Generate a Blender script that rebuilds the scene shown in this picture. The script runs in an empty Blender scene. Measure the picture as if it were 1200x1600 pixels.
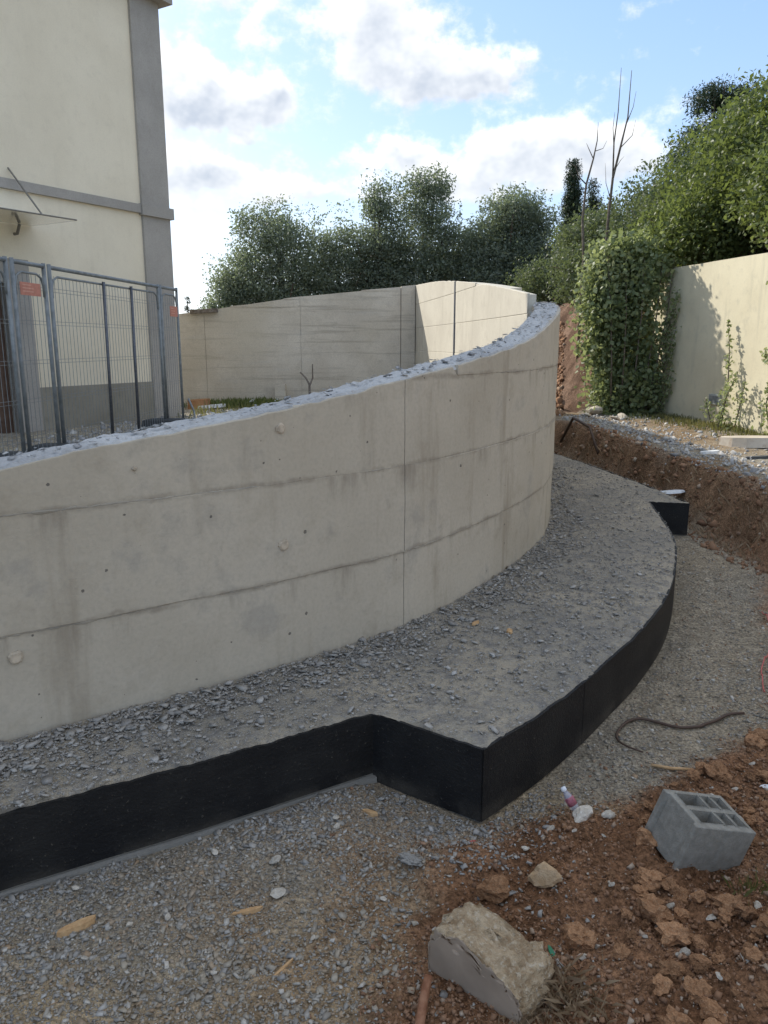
import bpy, bmesh, math, random
import numpy as np
from mathutils import Vector, Matrix, noise as mn
from mathutils.geometry import delaunay_2d_cdt

S = bpy.context.scene
C = S.collection
R = math.radians
rng = np.random.default_rng(7)
random.seed(7)

# ------------------------------------------------------------------ camera
cam_d = bpy.data.cameras.new('camera'); cam = bpy.data.objects.new('camera', cam_d); C.objects.link(cam)
cam.location = (0, 0, 1.65); cam.rotation_euler = (R(90 - 12.4), 0, 0)
cam_d.sensor_fit = 'VERTICAL'; cam_d.sensor_height = 36; cam_d.lens = 27.0
cam_d.clip_start = .05; cam_d.clip_end = 5000
S.camera = cam
S.view_settings.view_transform = 'Standard'; S.view_settings.look = 'None'
S.view_settings.gamma = 1; S.view_settings.exposure = 0.88; S.view_settings.use_curve_mapping = False

SUN_AZ, SUN_EL = -44.0, 32.0          # degrees, azimuth from +Y (negative = left)
sd = Vector((math.sin(R(SUN_AZ)) * math.cos(R(SUN_EL)), math.cos(R(SUN_AZ)) * math.cos(R(SUN_EL)), math.sin(R(SUN_EL))))

# ------------------------------------------------------------------ node helper
def N(nt, t, ins=None, **kw):
    n = nt.nodes.new(t)
    for k, v in kw.items(): setattr(n, k, v)
    if ins:
        for k, v in ins.items():
            if isinstance(v, bpy.types.NodeSocket): nt.links.new(v, n.inputs[k])
            else: n.inputs[k].default_value = v
    return n
def M(nt, op, a, b=0.0, c=None, clamp=False):
    ins = {0: a, 1: b}
    if c is not None: ins[2] = c
    return N(nt, 'ShaderNodeMath', ins, operation=op, use_clamp=clamp).outputs[0]
def MIX(nt, f, a, b, mode='MIX'):
    n = N(nt, 'ShaderNodeMix', {0: f, 6: a, 7: b}, data_type='RGBA', blend_type=mode)
    return n.outputs[2]
def RAMP(nt, f, stops):
    n = N(nt, 'ShaderNodeValToRGB', {0: f}); e = n.color_ramp.elements
    while len(e) < len(stops): e.new(0.5)
    for k, (p, c) in enumerate(stops):
        e[k].position = p; e[k].color = (c, c, c, 1) if not hasattr(c, '__len__') else (*c, 1)
    return n.outputs[0]
def SM(nt, v, a, b, lo=0.0, hi=1.0):
    return N(nt, 'ShaderNodeMapRange', {0: v, 1: a, 2: b, 3: lo, 4: hi}, interpolation_type='SMOOTHSTEP').outputs[0]

# ------------------------------------------------------------------ world: sky with cumulus
W = bpy.data.worlds.new('World'); S.world = W; W.use_nodes = True
wt = W.node_tree; wt.nodes.clear()
CL = [  # azimuth, elevation, half widths (deg), amount
 (-.6, 20.6, 3.6, 2.3, 1.15), (2.6, 17.4, 4.6, 1.6, 1.15), (7, 17.1, 2.3, .9, .9),
 (-13.5, 16.4, 3.2, 1.9, 1.1), (-10.8, 14.9, 3.8, 1.1, 1.0), (-7.4, 15.6, 1.4, .9, .75), (-8.5, 19.4, 1.6, .9, .5),
 (-13, 11.2, 4.4, 1.0, 1.0), (-6, 10.0, 4.6, .8, .7), (9.5, 12.8, 3.6, 1.7, 1.05), (15.5, 12.2, 3.9, 1.7, 1.05),
 (4.8, 10.8, 4, 1.3, .95), (1.0, 12.6, 2.6, .8, .9), (-11, 22, 4.2, .8, .9), (4, 24, 6, .9, .8)]
rr = random.Random(3)
for k in range(8):  # clouds out of view, widened to make the sky fill less blue
    a = (-1) ** k * rr.uniform(34, 172)
    CL.append((a, rr.uniform(12, 55), rr.uniform(14, 26), rr.uniform(6, 12), rr.uniform(.9, 1.15)))
CL += [(0, 62, 400, 22, .62)]          # unseen broken cloud overhead, as thick as in view, added to whiten fill light
grp = bpy.data.node_groups.new('cloud_density', 'ShaderNodeTree')
grp.interface.new_socket('P', in_out='INPUT', socket_type='NodeSocketVector')
grp.interface.new_socket('D', in_out='OUTPUT', socket_type='NodeSocketFloat')
grp.interface.new_socket('H', in_out='OUTPUT', socket_type='NodeSocketFloat')
gi = grp.nodes.new('NodeGroupInput'); go = grp.nodes.new('NodeGroupOutput')
P = gi.outputs[0]
n2d = lambda v, sc, det, ro: N(grp, 'ShaderNodeTexNoise', {'Vector': v, 'Scale': sc, 'Detail': det, 'Roughness': ro}, noise_dimensions='2D')
wv = N(grp, 'ShaderNodeVectorMath', {0: n2d(P, .33, 3.0, .62).outputs['Color'], 1: (-.5, -.5, -.5)}, operation='ADD').outputs[0]
PW = N(grp, 'ShaderNodeVectorMath', {0: wv, 1: (3.6, 2.6, 0), 2: P}, operation='MULTIPLY_ADD').outputs[0]
tot = None; hgt = None
for (a, e, sa, se, am) in CL:
    q = N(grp, 'ShaderNodeVectorMath', {0: PW, 1: (1 / sa, 1 / se, 0), 2: (-a / sa, -e / se, 0)}, operation='MULTIPLY_ADD').outputs[0]
    dd = N(grp, 'ShaderNodeVectorMath', {0: q, 1: q}, operation='DOT_PRODUCT').outputs['Value']
    hy = N(grp, 'ShaderNodeVectorMath', {0: q, 1: (-.25, .97, 0)}, operation='DOT_PRODUCT').outputs['Value']
    ex = M(grp, 'MULTIPLY', M(grp, 'POWER', .42, dd), am)
    tot = ex if tot is None else M(grp, 'ADD', ex, tot)
    hgt = M(grp, 'MULTIPLY', ex, hy) if hgt is None else M(grp, 'MULTIPLY_ADD', ex, hy, hgt)
fb = n2d(N(grp, 'ShaderNodeVectorMath', {0: P, 1: (.8, 1.1, 1)}, operation='MULTIPLY').outputs[0], .42, 6.0, .62).outputs[0]
fb2 = n2d(N(grp, 'ShaderNodeVectorMath', {0: P, 1: (.8, 1.1, 1), 2: (-.35, .7, 0)}, operation='MULTIPLY_ADD').outputs[0], .42, 3.0, .6).outputs[0]
H = M(grp, 'MULTIPLY_ADD', M(grp, 'SUBTRACT', fb, fb2), 1.7, M(grp, 'DIVIDE', hgt, M(grp, 'ADD', tot, .25)))
D = M(grp, 'ADD', M(grp, 'MINIMUM', tot, 1.25), M(grp, 'MULTIPLY_ADD', fb, 1.5, -.75))
grp.links.new(D, go.inputs[0]); grp.links.new(H, go.inputs[1])
tc = wt.nodes.new('ShaderNodeTexCoord')
sep = N(wt, 'ShaderNodeSeparateXYZ', {0: tc.outputs['Generated']})
az = M(wt, 'MULTIPLY', M(wt, 'ARCTAN2', sep.outputs[0], sep.outputs[1]), 57.2958)
el = M(wt, 'MULTIPLY', M(wt, 'ARCSINE', sep.outputs[2]), 57.2958)
pv = N(wt, 'ShaderNodeCombineXYZ', {0: az, 1: el, 2: 0.0}).outputs[0]
cg = wt.nodes.new('ShaderNodeGroup'); cg.node_tree = grp; wt.links.new(pv, cg.inputs[0]); d0 = cg.outputs[0]
mask = SM(wt, d0, .12, .8)
core = SM(wt, d0, .45, 1.5)
lit = M(wt, 'ADD', M(wt, 'MULTIPLY_ADD', cg.outputs[1], .6, .76), M(wt, 'MULTIPLY', core, -.45), clamp=True)
ccol = MIX(wt, lit, (3.4, 3.75, 4.3, 1), (7.4, 7.35, 7.15, 1))
sky = N(wt, 'ShaderNodeTexSky', sky_type='NISHITA', sun_disc=False, sun_elevation=R(SUN_EL), sun_rotation=R(SUN_AZ),
        altitude=50, air_density=1.0, dust_density=1.6, ozone_density=1.6).outputs[0]
haze_f = M(wt, 'MULTIPLY', M(wt, 'POWER', 2.718, M(wt, 'MULTIPLY', M(wt, 'MAXIMUM', el, 0.0), -.13)), .72)
skyc = MIX(wt, .45, sky, (2.2, 4.1, 7.6, 1))
skyc = MIX(wt, haze_f, skyc, (7.0, 7.6, 7.9, 1))
full = MIX(wt, M(wt, 'MULTIPLY', mask, .93), skyc, ccol)
bgn = N(wt, 'ShaderNodeBackground', {0: full, 1: .1})
wo = wt.nodes.new('ShaderNodeOutputWorld'); wt.links.new(bgn.outputs[0], wo.inputs[0])

# ------------------------------------------------------------------ sun
sl = bpy.data.lights.new('sun', 'SUN'); sl.energy = 3.0; sl.angle = R(.9); sl.color = (1, .93, .82)
so = bpy.data.objects.new('sun', sl); C.objects.link(so); so.location = (-20, 20, 20)
so.rotation_euler = sd.to_track_quat('Z', 'Y').to_euler()

# ------------------------------------------------------------------ object helpers
def tag(o, label=None, cat=None, group=None, kind=None):
    if label: o['label'] = label
    if cat: o['category'] = cat
    if group: o['group'] = group
    if kind: o['kind'] = kind
    return o
def empty(name, loc, label, cat, group=None):
    o = bpy.data.objects.new(name, None); C.objects.link(o); o.location = loc; o.empty_display_size = .1
    return tag(o, label, cat, group)
def rootloc(p):
    while p.parent: p = p.parent
    return np.array(p.location)
def obj(name, V, F, mat, parent=None, smooth=False, origin=None):
    """V in world coordinates; origin = where the object's own origin goes"""
    V = np.asarray(V, float)
    if parent is not None: V = V - rootloc(parent)
    elif origin is not None: V = V - np.asarray(origin)
    me = bpy.data.meshes.new(name); me.from_pydata(V.tolist(), [], [list(map(int, f)) for f in F]); me.update()
    if smooth: me.polygons.foreach_set('use_smooth', [True] * len(me.polygons))
    if mat: me.materials.append(mat)
    o = bpy.data.objects.new(name, me); C.objects.link(o)
    if parent is not None: o.parent = parent
    elif origin is not None: o.location = origin
    return o
def tri_obj(name, V, T, mat, parent=None, smooth=False, attrs=None):
    """big triangle meshes straight from numpy; attrs: name -> per-vertex float or rgb"""
    V = np.asarray(V, np.float32)
    if parent is not None: V = V - rootloc(parent).astype(np.float32)
    T = np.asarray(T, np.int32); k = T.shape[1]
    me = bpy.data.meshes.new(name)
    me.vertices.add(len(V)); me.vertices.foreach_set('co', V.ravel())
    me.loops.add(T.size); me.loops.foreach_set('vertex_index', T.ravel())
    me.polygons.add(len(T)); me.polygons.foreach_set('loop_start', np.arange(0, T.size, k, dtype=np.int32))
    me.polygons.foreach_set('loop_total', np.full(len(T), k, np.int32))
    if smooth: me.polygons.foreach_set('use_smooth', np.ones(len(T), bool))
    for n, a in (attrs or {}).items():
        if a.ndim == 1:
            at = me.attributes.new(n, 'FLOAT', 'POINT'); at.data.foreach_set('value', a.astype(np.float32))
        else:
            at = me.attributes.new(n, 'FLOAT_COLOR', 'POINT')
            at.data.foreach_set('color', np.c_[a, np.ones(len(a))].astype(np.float32).ravel())
    me.update(calc_edges=True); me.validate()
    if mat: me.materials.append(mat)
    o = bpy.data.objects.new(name, me); C.objects.link(o)
    if parent is not None: o.parent = parent
    return o
class MB:
    def __init__(s): s.V = []; s.F = []
    def add(s, V, F):
        b = len(s.V); s.V += [tuple(map(float, v)) for v in V]; s.F += [[b + i for i in f] for f in F]; return s
    def hexa(s, P8):
        return s.add(P8, [(0, 3, 2, 1), (4, 5, 6, 7), (0, 1, 5, 4), (1, 2, 6, 5), (2, 3, 7, 6), (3, 0, 4, 7)])
    def box(s, x0, x1, y0, y1, z0, z1):
        return s.hexa([(x0, y0, z0), (x1, y0, z0), (x1, y1, z0), (x0, y1, z0), (x0, y0, z1), (x1, y0, z1), (x1, y1, z1), (x0, y1, z1)])
    def tube(s, pts, r, n=8, cap=True):
        pts = [Vector(p) for p in pts]; rs = r if hasattr(r, '__len__') else [r] * len(pts); rings = []
        up = None
        for i, p in enumerate(pts):
            d = (pts[min(i + 1, len(pts) - 1)] - pts[max(i - 1, 0)]).normalized()
            if up is None: up = d.orthogonal().normalized()
            up = (up - d * up.dot(d)).normalized(); q = d.cross(up)
            rings.append([p + (up * math.cos(2 * math.pi * k / n) + q * math.sin(2 * math.pi * k / n)) * rs[i] for k in range(n)])
        V = [v for rg in rings for v in rg]; F = []
        for i in range(len(pts) - 1):
            for k in range(n):
                F.append((i * n + k, i * n + (k + 1) % n, (i + 1) * n + (k + 1) % n, (i + 1) * n + k))
        if cap: F += [tuple(reversed(range(n))), tuple((len(pts) - 1) * n + k for k in range(n))]
        return s.add(V, F)
    def build(s, name, mat, parent=None, smooth=False, origin=None): return obj(name, s.V, s.F, mat, parent, smooth, origin)

# numpy value noise
_L = rng.random((256, 256))
def vn(x, y):
    xi = np.floor(x).astype(int); yi = np.floor(y).astype(int); fx = x - xi; fy = y - yi
    fx = fx * fx * (3 - 2 * fx); fy = fy * fy * (3 - 2 * fy)
    a = _L[xi & 255, yi & 255]; b = _L[(xi + 1) & 255, yi & 255]; c = _L[xi & 255, (yi + 1) & 255]; d = _L[(xi + 1) & 255, (yi + 1) & 255]
    return (a * (1 - fx) + b * fx) * (1 - fy) + (c * (1 - fx) + d * fx) * fy
def fbm(x, y, o=4):
    x = np.asarray(x, float); y = np.asarray(y, float)
    t = 0; a = .5
    for k in range(o):
        t = t + a * (vn(x * 2 ** k + 17.3 * k, y * 2 ** k + 5.1 * k) - .5) * 2; a *= .5
    return t
def sstep(t): t = np.clip(t, 0, 1); return t * t * (3 - 2 * t)
def inpoly(x, y, poly):
    x = np.asarray(x); y = np.asarray(y); r = np.zeros(x.shape, bool); n = len(poly)
    for i in range(n):
        x0, y0 = poly[i]; x1, y1 = poly[(i + 1) % n]
        c = ((y0 > y) != (y1 > y)); 
        with np.errstate(divide='ignore', invalid='ignore'):
            xx = (x1 - x0) * (y - y0) / (y1 - y0 if y1 != y0 else 1e-9) + x0
        r ^= c & (x < xx)
    return r
def dist_poly(x, y, pts):
    x = np.asarray(x, float); y = np.asarray(y, float); d = np.full(x.shape, 1e9)
    for i in range(len(pts) - 1):
        ax, ay = pts[i]; bx, by = pts[i + 1]; ux, uy = bx - ax, by - ay; L = ux * ux + uy * uy + 1e-12
        t = np.clip(((x - ax) * ux + (y - ay) * uy) / L, 0, 1)
        d = np.minimum(d, np.hypot(x - ax - t * ux, y - ay - t * uy))
    return d

# ------------------------------------------------------------------ materials
def base_mat(name, rough=.9, spec=.2):
    m = bpy.data.materials.new(name); m.use_nodes = True; nt = m.node_tree
    b = nt.nodes['Principled BSDF']; b.inputs['Roughness'].default_value = rough
    b.inputs['Specular IOR Level'].default_value = spec
    return m, nt, b
def bump(nt, b, h, dist=.01, strength=1.0):
    bp = N(nt, 'ShaderNodeBump', {'Height': h, 'Distance': dist, 'Strength': strength}); nt.links.new(bp.outputs[0], b.inputs['Normal'])
def pos(nt): return N(nt, 'ShaderNodeNewGeometry').outputs['Position']
def noise(nt, v, sc, det=5.0, rough=.55, dist=0.0):
    return N(nt, 'ShaderNodeTexNoise', {'Vector': v, 'Scale': sc, 'Detail': det, 'Roughness': rough, 'Distortion': dist}).outputs[0]
def vscale(nt, v, s): return N(nt, 'ShaderNodeVectorMath', {0: v, 1: s}, operation='MULTIPLY').outputs[0]

def concrete(name, c0, c1, stain=(.2, .19, .17), pits=True, streak=.5, hstreak=0.0, warm=None, bumpd=.004, ps=9.0, seams=(), grain=.3):
    m, nt, b = base_mat(name, .88, .25); p = pos(nt)
    n1 = noise(nt, p, 1.3, 6, .6); n2 = noise(nt, p, 7, 6, .65); n3 = noise(nt, p, 60, 4, .6)
    col = MIX(nt, SM(nt, n1, .3, .7), (*c0, 1), (*c1, 1))
    col = MIX(nt, M(nt, 'MULTIPLY', SM(nt, n2, .5, .75), .35), col, (*stain, 1))
    sv = noise(nt, vscale(nt, p, (5, 5, .6)), 1.0, 5, .6)
    col = MIX(nt, M(nt, 'MULTIPLY', SM(nt, sv, .54, .74), streak), col, (*stain, 1))
    if hstreak:
        hv = noise(nt, vscale(nt, p, (.7, .7, 13)), 1.0, 5, .65)
        col = MIX(nt, M(nt, 'MULTIPLY', SM(nt, hv, .52, .66), hstreak), col, (*stain, 1))
        hl = noise(nt, vscale(nt, p, (.9, .9, 9)), 1.7, 4, .6)
        col = MIX(nt, M(nt, 'MULTIPLY', SM(nt, hl, .55, .7), hstreak * .6), col, (.5, .49, .46, 1))
    if warm:
        nw = noise(nt, p, .55, 4, .5)
        col = MIX(nt, M(nt, 'MULTIPLY', SM(nt, nw, .48, .72), .6), col, (*warm, 1))
    h = M(nt, 'MULTIPLY_ADD', n3, .35, M(nt, 'MULTIPLY', n2, .5))
    if seams:
        zz = N(nt, 'ShaderNodeSeparateXYZ', {0: p}).outputs[2]
        nw1 = noise(nt, p, 4, 5, .7); nw2 = noise(nt, vscale(nt, p, (8, 8, 1.2)), 1.0, 5, .65); tot_ = None
        for z0 in seams:
            dz = M(nt, 'SUBTRACT', z0, zz)
            band = M(nt, 'MULTIPLY', SM(nt, M(nt, 'ABSOLUTE', M(nt, 'MULTIPLY_ADD', M(nt, 'SUBTRACT', n2, .5), .05, dz)), .022, .002), SM(nt, nw1, .36, .6))
            drip = M(nt, 'MULTIPLY', M(nt, 'MULTIPLY', SM(nt, dz, .16, .0), SM(nt, dz, -.012, .004)), SM(nt, nw2, .5, .72))
            t_ = M(nt, 'MAXIMUM', M(nt, 'MULTIPLY', band, .55), M(nt, 'MULTIPLY', drip, .6)); tot_ = t_ if tot_ is None else M(nt, 'MAXIMUM', tot_, t_)
        col = MIX(nt, tot_, col, (.2, .165, .125, 1))
        bl = noise(nt, p, 2.6, 6, .7); col = MIX(nt, M(nt, 'MULTIPLY', SM(nt, bl, .54, .68), .4), col, (.27, .25, .22, 1))
    if pits:
        vo = N(nt, 'ShaderNodeTexVoronoi', {'Vector': p, 'Scale': ps, 'Randomness': 1.0})
        sz = N(nt, 'ShaderNodeSeparateColor', {0: vo.outputs['Color']}).outputs[0]
        thr = M(nt, 'MULTIPLY', M(nt, 'POWER', sz, 2.6), .115)
        wob = M(nt, 'MULTIPLY_ADD', M(nt, 'SUBTRACT', n3, .5), .24, vo.outputs['Distance'])
        pit = M(nt, 'LESS_THAN', wob, thr)
        col = MIX(nt, M(nt, 'MULTIPLY', pit, .75), col, (.07, .065, .06, 1))
        h = M(nt, 'SUBTRACT', h, M(nt, 'MULTIPLY', pit, .8))
    col = MIX(nt, M(nt, 'MULTIPLY', SM(nt, n3, .35, .75), grain), col, (.2, .185, .165, 1))
    nt.links.new(col, b.inputs['Base Color']); bump(nt, b, h, bumpd); return m

def rough_mat(name, cols, scale=20, rough=.95, bumpd=.01, rnd=.0, fine=120):
    m, nt, b = base_mat(name, rough, .15); p = N(nt, 'ShaderNodeTexCoord').outputs['Object']
    oi = N(nt, 'ShaderNodeObjectInfo').outputs['Random']
    n1 = noise(nt, p, scale, 6, .65); n2 = noise(nt, p, fine, 4, .6)
    col = MIX(nt, SM(nt, n1, .33, .67), (*cols[0], 1), (*cols[1], 1))
    if len(cols) > 2: col = MIX(nt, M(nt, 'MULTIPLY', SM(nt, n2, .5, .7), .6), col, (*cols[2], 1))
    if rnd: col = MIX(nt, 1.0, col, RAMP(nt, oi, [(0, 1 - rnd), (1, 1 + rnd)]), 'MULTIPLY')
    nt.links.new(col, b.inputs['Base Color'])
    bump(nt, b, M(nt, 'MULTIPLY_ADD', n2, .4, n1), bumpd); return m

def attr_rock(name, cols, spec=.2):
    """loose stones: colour picked per stone by the 'tint' attribute"""
    m, nt, b = base_mat(name, .9, spec); p = pos(nt)
    t = N(nt, 'ShaderNodeAttribute', attribute_name='tint').outputs['Fac']
    col = RAMP(nt, t, [(k / (len(cols) - 1), c) for k, c in enumerate(cols)])
    n2 = noise(nt, p, 220, 3, .6)
    col = MIX(nt, M(nt, 'MULTIPLY', n2, .5), col, (.1, .09, .08, 1))
    nt.links.new(col, b.inputs['Base Color']); return m

def plain(name, col, rough=.6, metal=0.0, spec=.4, var=.15, sc=30):
    m, nt, b = base_mat(name, rough, spec); b.inputs['Metallic'].default_value = metal
    n = noise(nt, N(nt, 'ShaderNodeTexCoord').outputs['Object'], sc, 5, .6)
    nt.links.new(MIX(nt, SM(nt, n, .3, .7), (*[c * (1 - var) for c in col], 1), (*[min(1, c * (1 + var)) for c in col], 1)), b.inputs['Base Color'])
    return m

def leafmat(name, c0, c1, c2, trans=.35):
    m = bpy.data.materials.new(name); m.use_nodes = True; nt = m.node_tree; nt.nodes.clear()
    t = N(nt, 'ShaderNodeAttribute', attribute_name='tint').outputs['Fac']
    n = noise(nt, pos(nt), .9, 3, .6)
    t2 = M(nt, 'ADD', M(nt, 'MULTIPLY', t, .55), M(nt, 'MULTIPLY_ADD', n, .9, -.22), clamp=True)
    col = RAMP(nt, t2, [(0, c0), (.5, c1), (1, c2)])
    d = N(nt, 'ShaderNodeBsdfPrincipled', {'Base Color': col, 'Roughness': .5, 'Specular IOR Level': .35})
    tr = N(nt, 'ShaderNodeBsdfTranslucent', {0: MIX(nt, .5, col, (c2[0] * 1.3, c2[1] * 1.4, c2[2] * .7, 1))})
    mx = N(nt, 'ShaderNodeMixShader', {0: trans, 1: d.outputs[0], 2: tr.outputs[0]})
    o = nt.nodes.new('ShaderNodeOutputMaterial'); nt.links.new(mx.outputs[0], o.inputs[0]); return m

MT = {}
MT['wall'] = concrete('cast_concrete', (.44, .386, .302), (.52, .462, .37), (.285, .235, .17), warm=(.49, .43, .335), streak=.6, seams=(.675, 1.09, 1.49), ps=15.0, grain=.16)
MT['wallcore'] = concrete('concrete_joint', (.2, .175, .14), (.27, .24, .2), pits=False)
MT['seam'] = concrete('pour_seam_concrete', (.3, .265, .21), (.42, .38, .31), pits=False, bumpd=.006)
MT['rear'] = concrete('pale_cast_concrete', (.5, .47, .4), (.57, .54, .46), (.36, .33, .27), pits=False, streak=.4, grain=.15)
MT['board'] = concrete('board_marked_concrete', (.53, .48, .4), (.64, .59, .505), (.34, .305, .25), pits=False, streak=.25, hstreak=.55, warm=(.5, .45, .35))
MT['broken'] = concrete('broken_concrete', (.4, .4, .4), (.54, .54, .53), (.2, .2, .2), pits=False, streak=.1, bumpd=.02)
MT['plug'] = plain('spacer_plug', (.45, .38, .29), .9, var=.25)
m, nt, b = base_mat('bitumen_coating', .55, .3); p = pos(nt)
n1 = noise(nt, p, 5, 6, .6); n2 = noise(nt, p, 90, 4, .7); n3 = noise(nt, vscale(nt, p, (3, 3, 30)), 1.0, 4, .6)
col = MIX(nt, SM(nt, n1, .35, .7), (.007, .007, .008, 1), (.016, .0155, .015, 1))
col = MIX(nt, M(nt, 'MULTIPLY', SM(nt, n2, .62, .72), .6), col, (.17, .15, .12, 1))
zz = N(nt, 'ShaderNodeSeparateXYZ', {0: p}).outputs[2]
col = MIX(nt, M(nt, 'MULTIPLY', M(nt, 'MULTIPLY', SM(nt, zz, .09, .02), SM(nt, n1, .35, .65)), .35), col, (.13, .11, .085, 1))
nt.links.new(col, b.inputs['Base Color']); bump(nt, b, M(nt, 'MULTIPLY_ADD', n3, .6, n2), .004); MT['bitumen'] = m
MT['lean'] = concrete('lean_concrete', (.19, .18, .16), (.27, .255, .225), pits=False, bumpd=.01)
m, nt, b = base_mat('footing_concrete', .95, .1); p = pos(nt)
na = noise(nt, p, 1.7, 6, .65); nb = noise(nt, p, 14, 6, .7); nc = noise(nt, p, 90, 4, .7)
col = MIX(nt, SM(nt, na, .35, .68), (.33, .295, .24, 1), (.48, .41, .31, 1))
col = MIX(nt, M(nt, 'MULTIPLY', SM(nt, nb, .42, .66), .62), col, (.17, .17, .175, 1))  # dark mottling, deepened to paint shade between the chips into the colour
col = MIX(nt, M(nt, 'MULTIPLY', SM(nt, nc, .5, .75), .55), col, (.5, .48, .43, 1))
nt.links.new(col, b.inputs['Base Color']); bump(nt, b, M(nt, 'ADD', nb, M(nt, 'MULTIPLY', nc, .6)), .022); MT['footing'] = m
m, nt, b = base_mat('earth', .97, .08); p = pos(nt)
vc = N(nt, 'ShaderNodeAttribute', attribute_name='soilcol').outputs['Color']
na = noise(nt, p, 9, 7, .7); nb = noise(nt, p, 70, 5, .7)
col = MIX(nt, 1.0, vc, RAMP(nt, na, [(.28, .58), (.5, 1.0), (.72, 1.36)]), 'MULTIPLY')
col = MIX(nt, 1.0, col, RAMP(nt, nb, [(.34, .4), (.5, 1.0), (.66, 1.6)]), 'MULTIPLY')  # soil grain, contrast raised so its dark end paints shade between stones
nt.links.new(col, b.inputs['Base Color']); bump(nt, b, M(nt, 'MULTIPLY_ADD', nb, .5, na), .05); MT['earth'] = m
MT['gravel'] = attr_rock('grey_gravel', [(.24, .222, .195), (.33, .295, .245), (.4, .35, .28), (.45, .39, .3), (.42, .29, .175), (.42, .37, .295), (.35, .325, .285), (.64, .59, .51)])
MT['flake'] = attr_rock('blue_grey_flakes', [(.27, .255, .235), (.34, .32, .295), (.39, .37, .335), (.44, .41, .365), (.54, .52, .485)])
MT['whiteflake'] = attr_rock('pale_flakes', [(.32, .32, .325), (.44, .44, .44), (.54, .535, .52), (.64, .635, .61)])
MT['crumb'] = attr_rock('earth_crumbs', [(.19, .096, .05), (.26, .135, .07), (.33, .175, .094), (.37, .205, .113), (.3, .158, .084), (.34, .183, .098), (.39, .23, .135), (.52, .43, .33)])
MT['clod'] = rough_mat('red_earth_clod', [(.31, .16, .08), (.46, .25, .13), (.5, .33, .2)], 3.2, bumpd=.012, rnd=.25, fine=9)
MT['stone'] = rough_mat('pale_limestone', [(.42, .37, .3), (.6, .55, .47), (.33, .24, .16)], 2.2, bumpd=.004, rnd=.2, fine=9)
MT['rubble'] = rough_mat('rubble_stone', [(.29, .2, .115), (.5, .39, .26), (.62, .54, .42)], 20, bumpd=.035, rnd=.1, fine=75)
MT['cut'] = plain('cut_concrete_face', (.36, .28, .21), .85, spec=.2, var=.12, sc=9)
MT['block'] = rough_mat('hollow_block_concrete', [(.24, .23, .2), (.32, .305, .265), (.22, .15, .095)], 40, bumpd=.004, fine=320)
MT['mortar'] = rough_mat('grey_mortar', [(.28, .27, .25), (.38, .365, .34), (.42, .41, .38)], 4, bumpd=.01, fine=14)
MT['tanrock'] = rough_mat('tan_limestone', [(.4, .27, .15), (.55, .4, .25), (.34, .2, .11)], 2.2, bumpd=.005, fine=9)
MT['wood'] = rough_mat('splintered_wood', [(.42, .25, .12), (.58, .38, .2)], 30, .8, .003)
MT['redwood'] = rough_mat('reddish_stick', [(.2, .085, .045), (.33, .17, .1)], 25, .75, .003)
MT['twig'] = rough_mat('grey_bark', [(.11, .09, .07), (.2, .17, .14)], 18, .9, .01)
MT['trunk'] = rough_mat('tree_bark', [(.07, .055, .04), (.14, .11, .085)], 10, .9, .02)
MT['cream'] = concrete('cream_render', (.74, .675, .535), (.8, .735, .59), (.64, .58, .46), pits=False, streak=.3, bumpd=.004, grain=.07)
MT['greystone'] = concrete('grey_stone_trim', (.34, .325, .3), (.41, .39, .36), (.27, .25, .23), pits=False, streak=.15)
MT['plinth'] = concrete('grey_green_plinth', (.26, .24, .195), (.33, .31, .26), (.18, .18, .135), pits=False, streak=.5)
MT['door'] = plain('brown_door', (.1, .062, .045), .55, var=.2, sc=8)
MT['galv'] = plain('galvanised_steel', (.22, .24, .25), .55, .4, var=.2, sc=12)
MT['darkgalv'] = plain('dark_steel_bar', (.13, .14, .16), .5, .7, var=.2)
MT['sign'] = plain('faded_red_sign', (.5, .21, .155), .5, var=.1)
MT['signprint'] = plain('sign_print', (.6, .32, .25), .5, var=.1)
MT['rubberfoot'] = plain('dark_foot_block', (.06, .065, .07), .9)
MT['metal'] = plain('canopy_metal', (.22, .21, .19), .5, .6)
m, nt, b = base_mat('canopy_glass', .1, .5); b.inputs['Transmission Weight'].default_value = .8; b.inputs['Base Color'].default_value = (.72, .74, .68, 1); MT['glass'] = m
MT['rooftile'] = plain('roof_tile', (.4, .17, .09), .85, var=.3, sc=3)
MT['palewall'] = concrete('pale_yellow_render', (.58, .53, .385), (.66, .61, .45), (.38, .365, .29), pits=False, streak=.5, bumpd=.003, grain=.08)
MT['box'] = plain('grey_box', (.36, .38, .36), .6)
MT['hose'] = plain('brown_rubber', (.075, .045, .03), .6)
MT['tape_red'] = plain('red_tape', (.5, .12, .1), .5)
MT['plastic'] = plain('white_plastic', (.75, .76, .78), .35, var=.05)
MT['labelred'] = plain('bottle_label', (.36, .12, .15), .4, var=.4, sc=60)
m, nt, b = base_mat('clear_bottle', .15, .5); b.inputs['Transmission Weight'].default_value = .65; b.inputs['Base Color'].default_value = (.78, .78, .85, 1); MT['pet'] = m
MT['green'] = plain('green_plastic', (.03, .2, .1), .4)
MT['sheet'] = plain('white_sheet', (.62, .64, .66), .6, var=.12)
MT['olive'] = leafmat('olive_leaves', (.105, .138, .108), (.155, .19, .15), (.235, .268, .21), .45)
MT['hill'] = leafmat('hillside_leaves', (.055, .082, .034), (.108, .145, .053), (.205, .235, .088), .42)
MT['hilldark'] = leafmat('dark_hill_leaves', (.055, .078, .045), (.095, .125, .068), (.16, .185, .1), .38)
MT['ivy'] = leafmat('ivy_leaves', (.085, .12, .06), (.19, .24, .13), (.4, .42, .25), .4)
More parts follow.
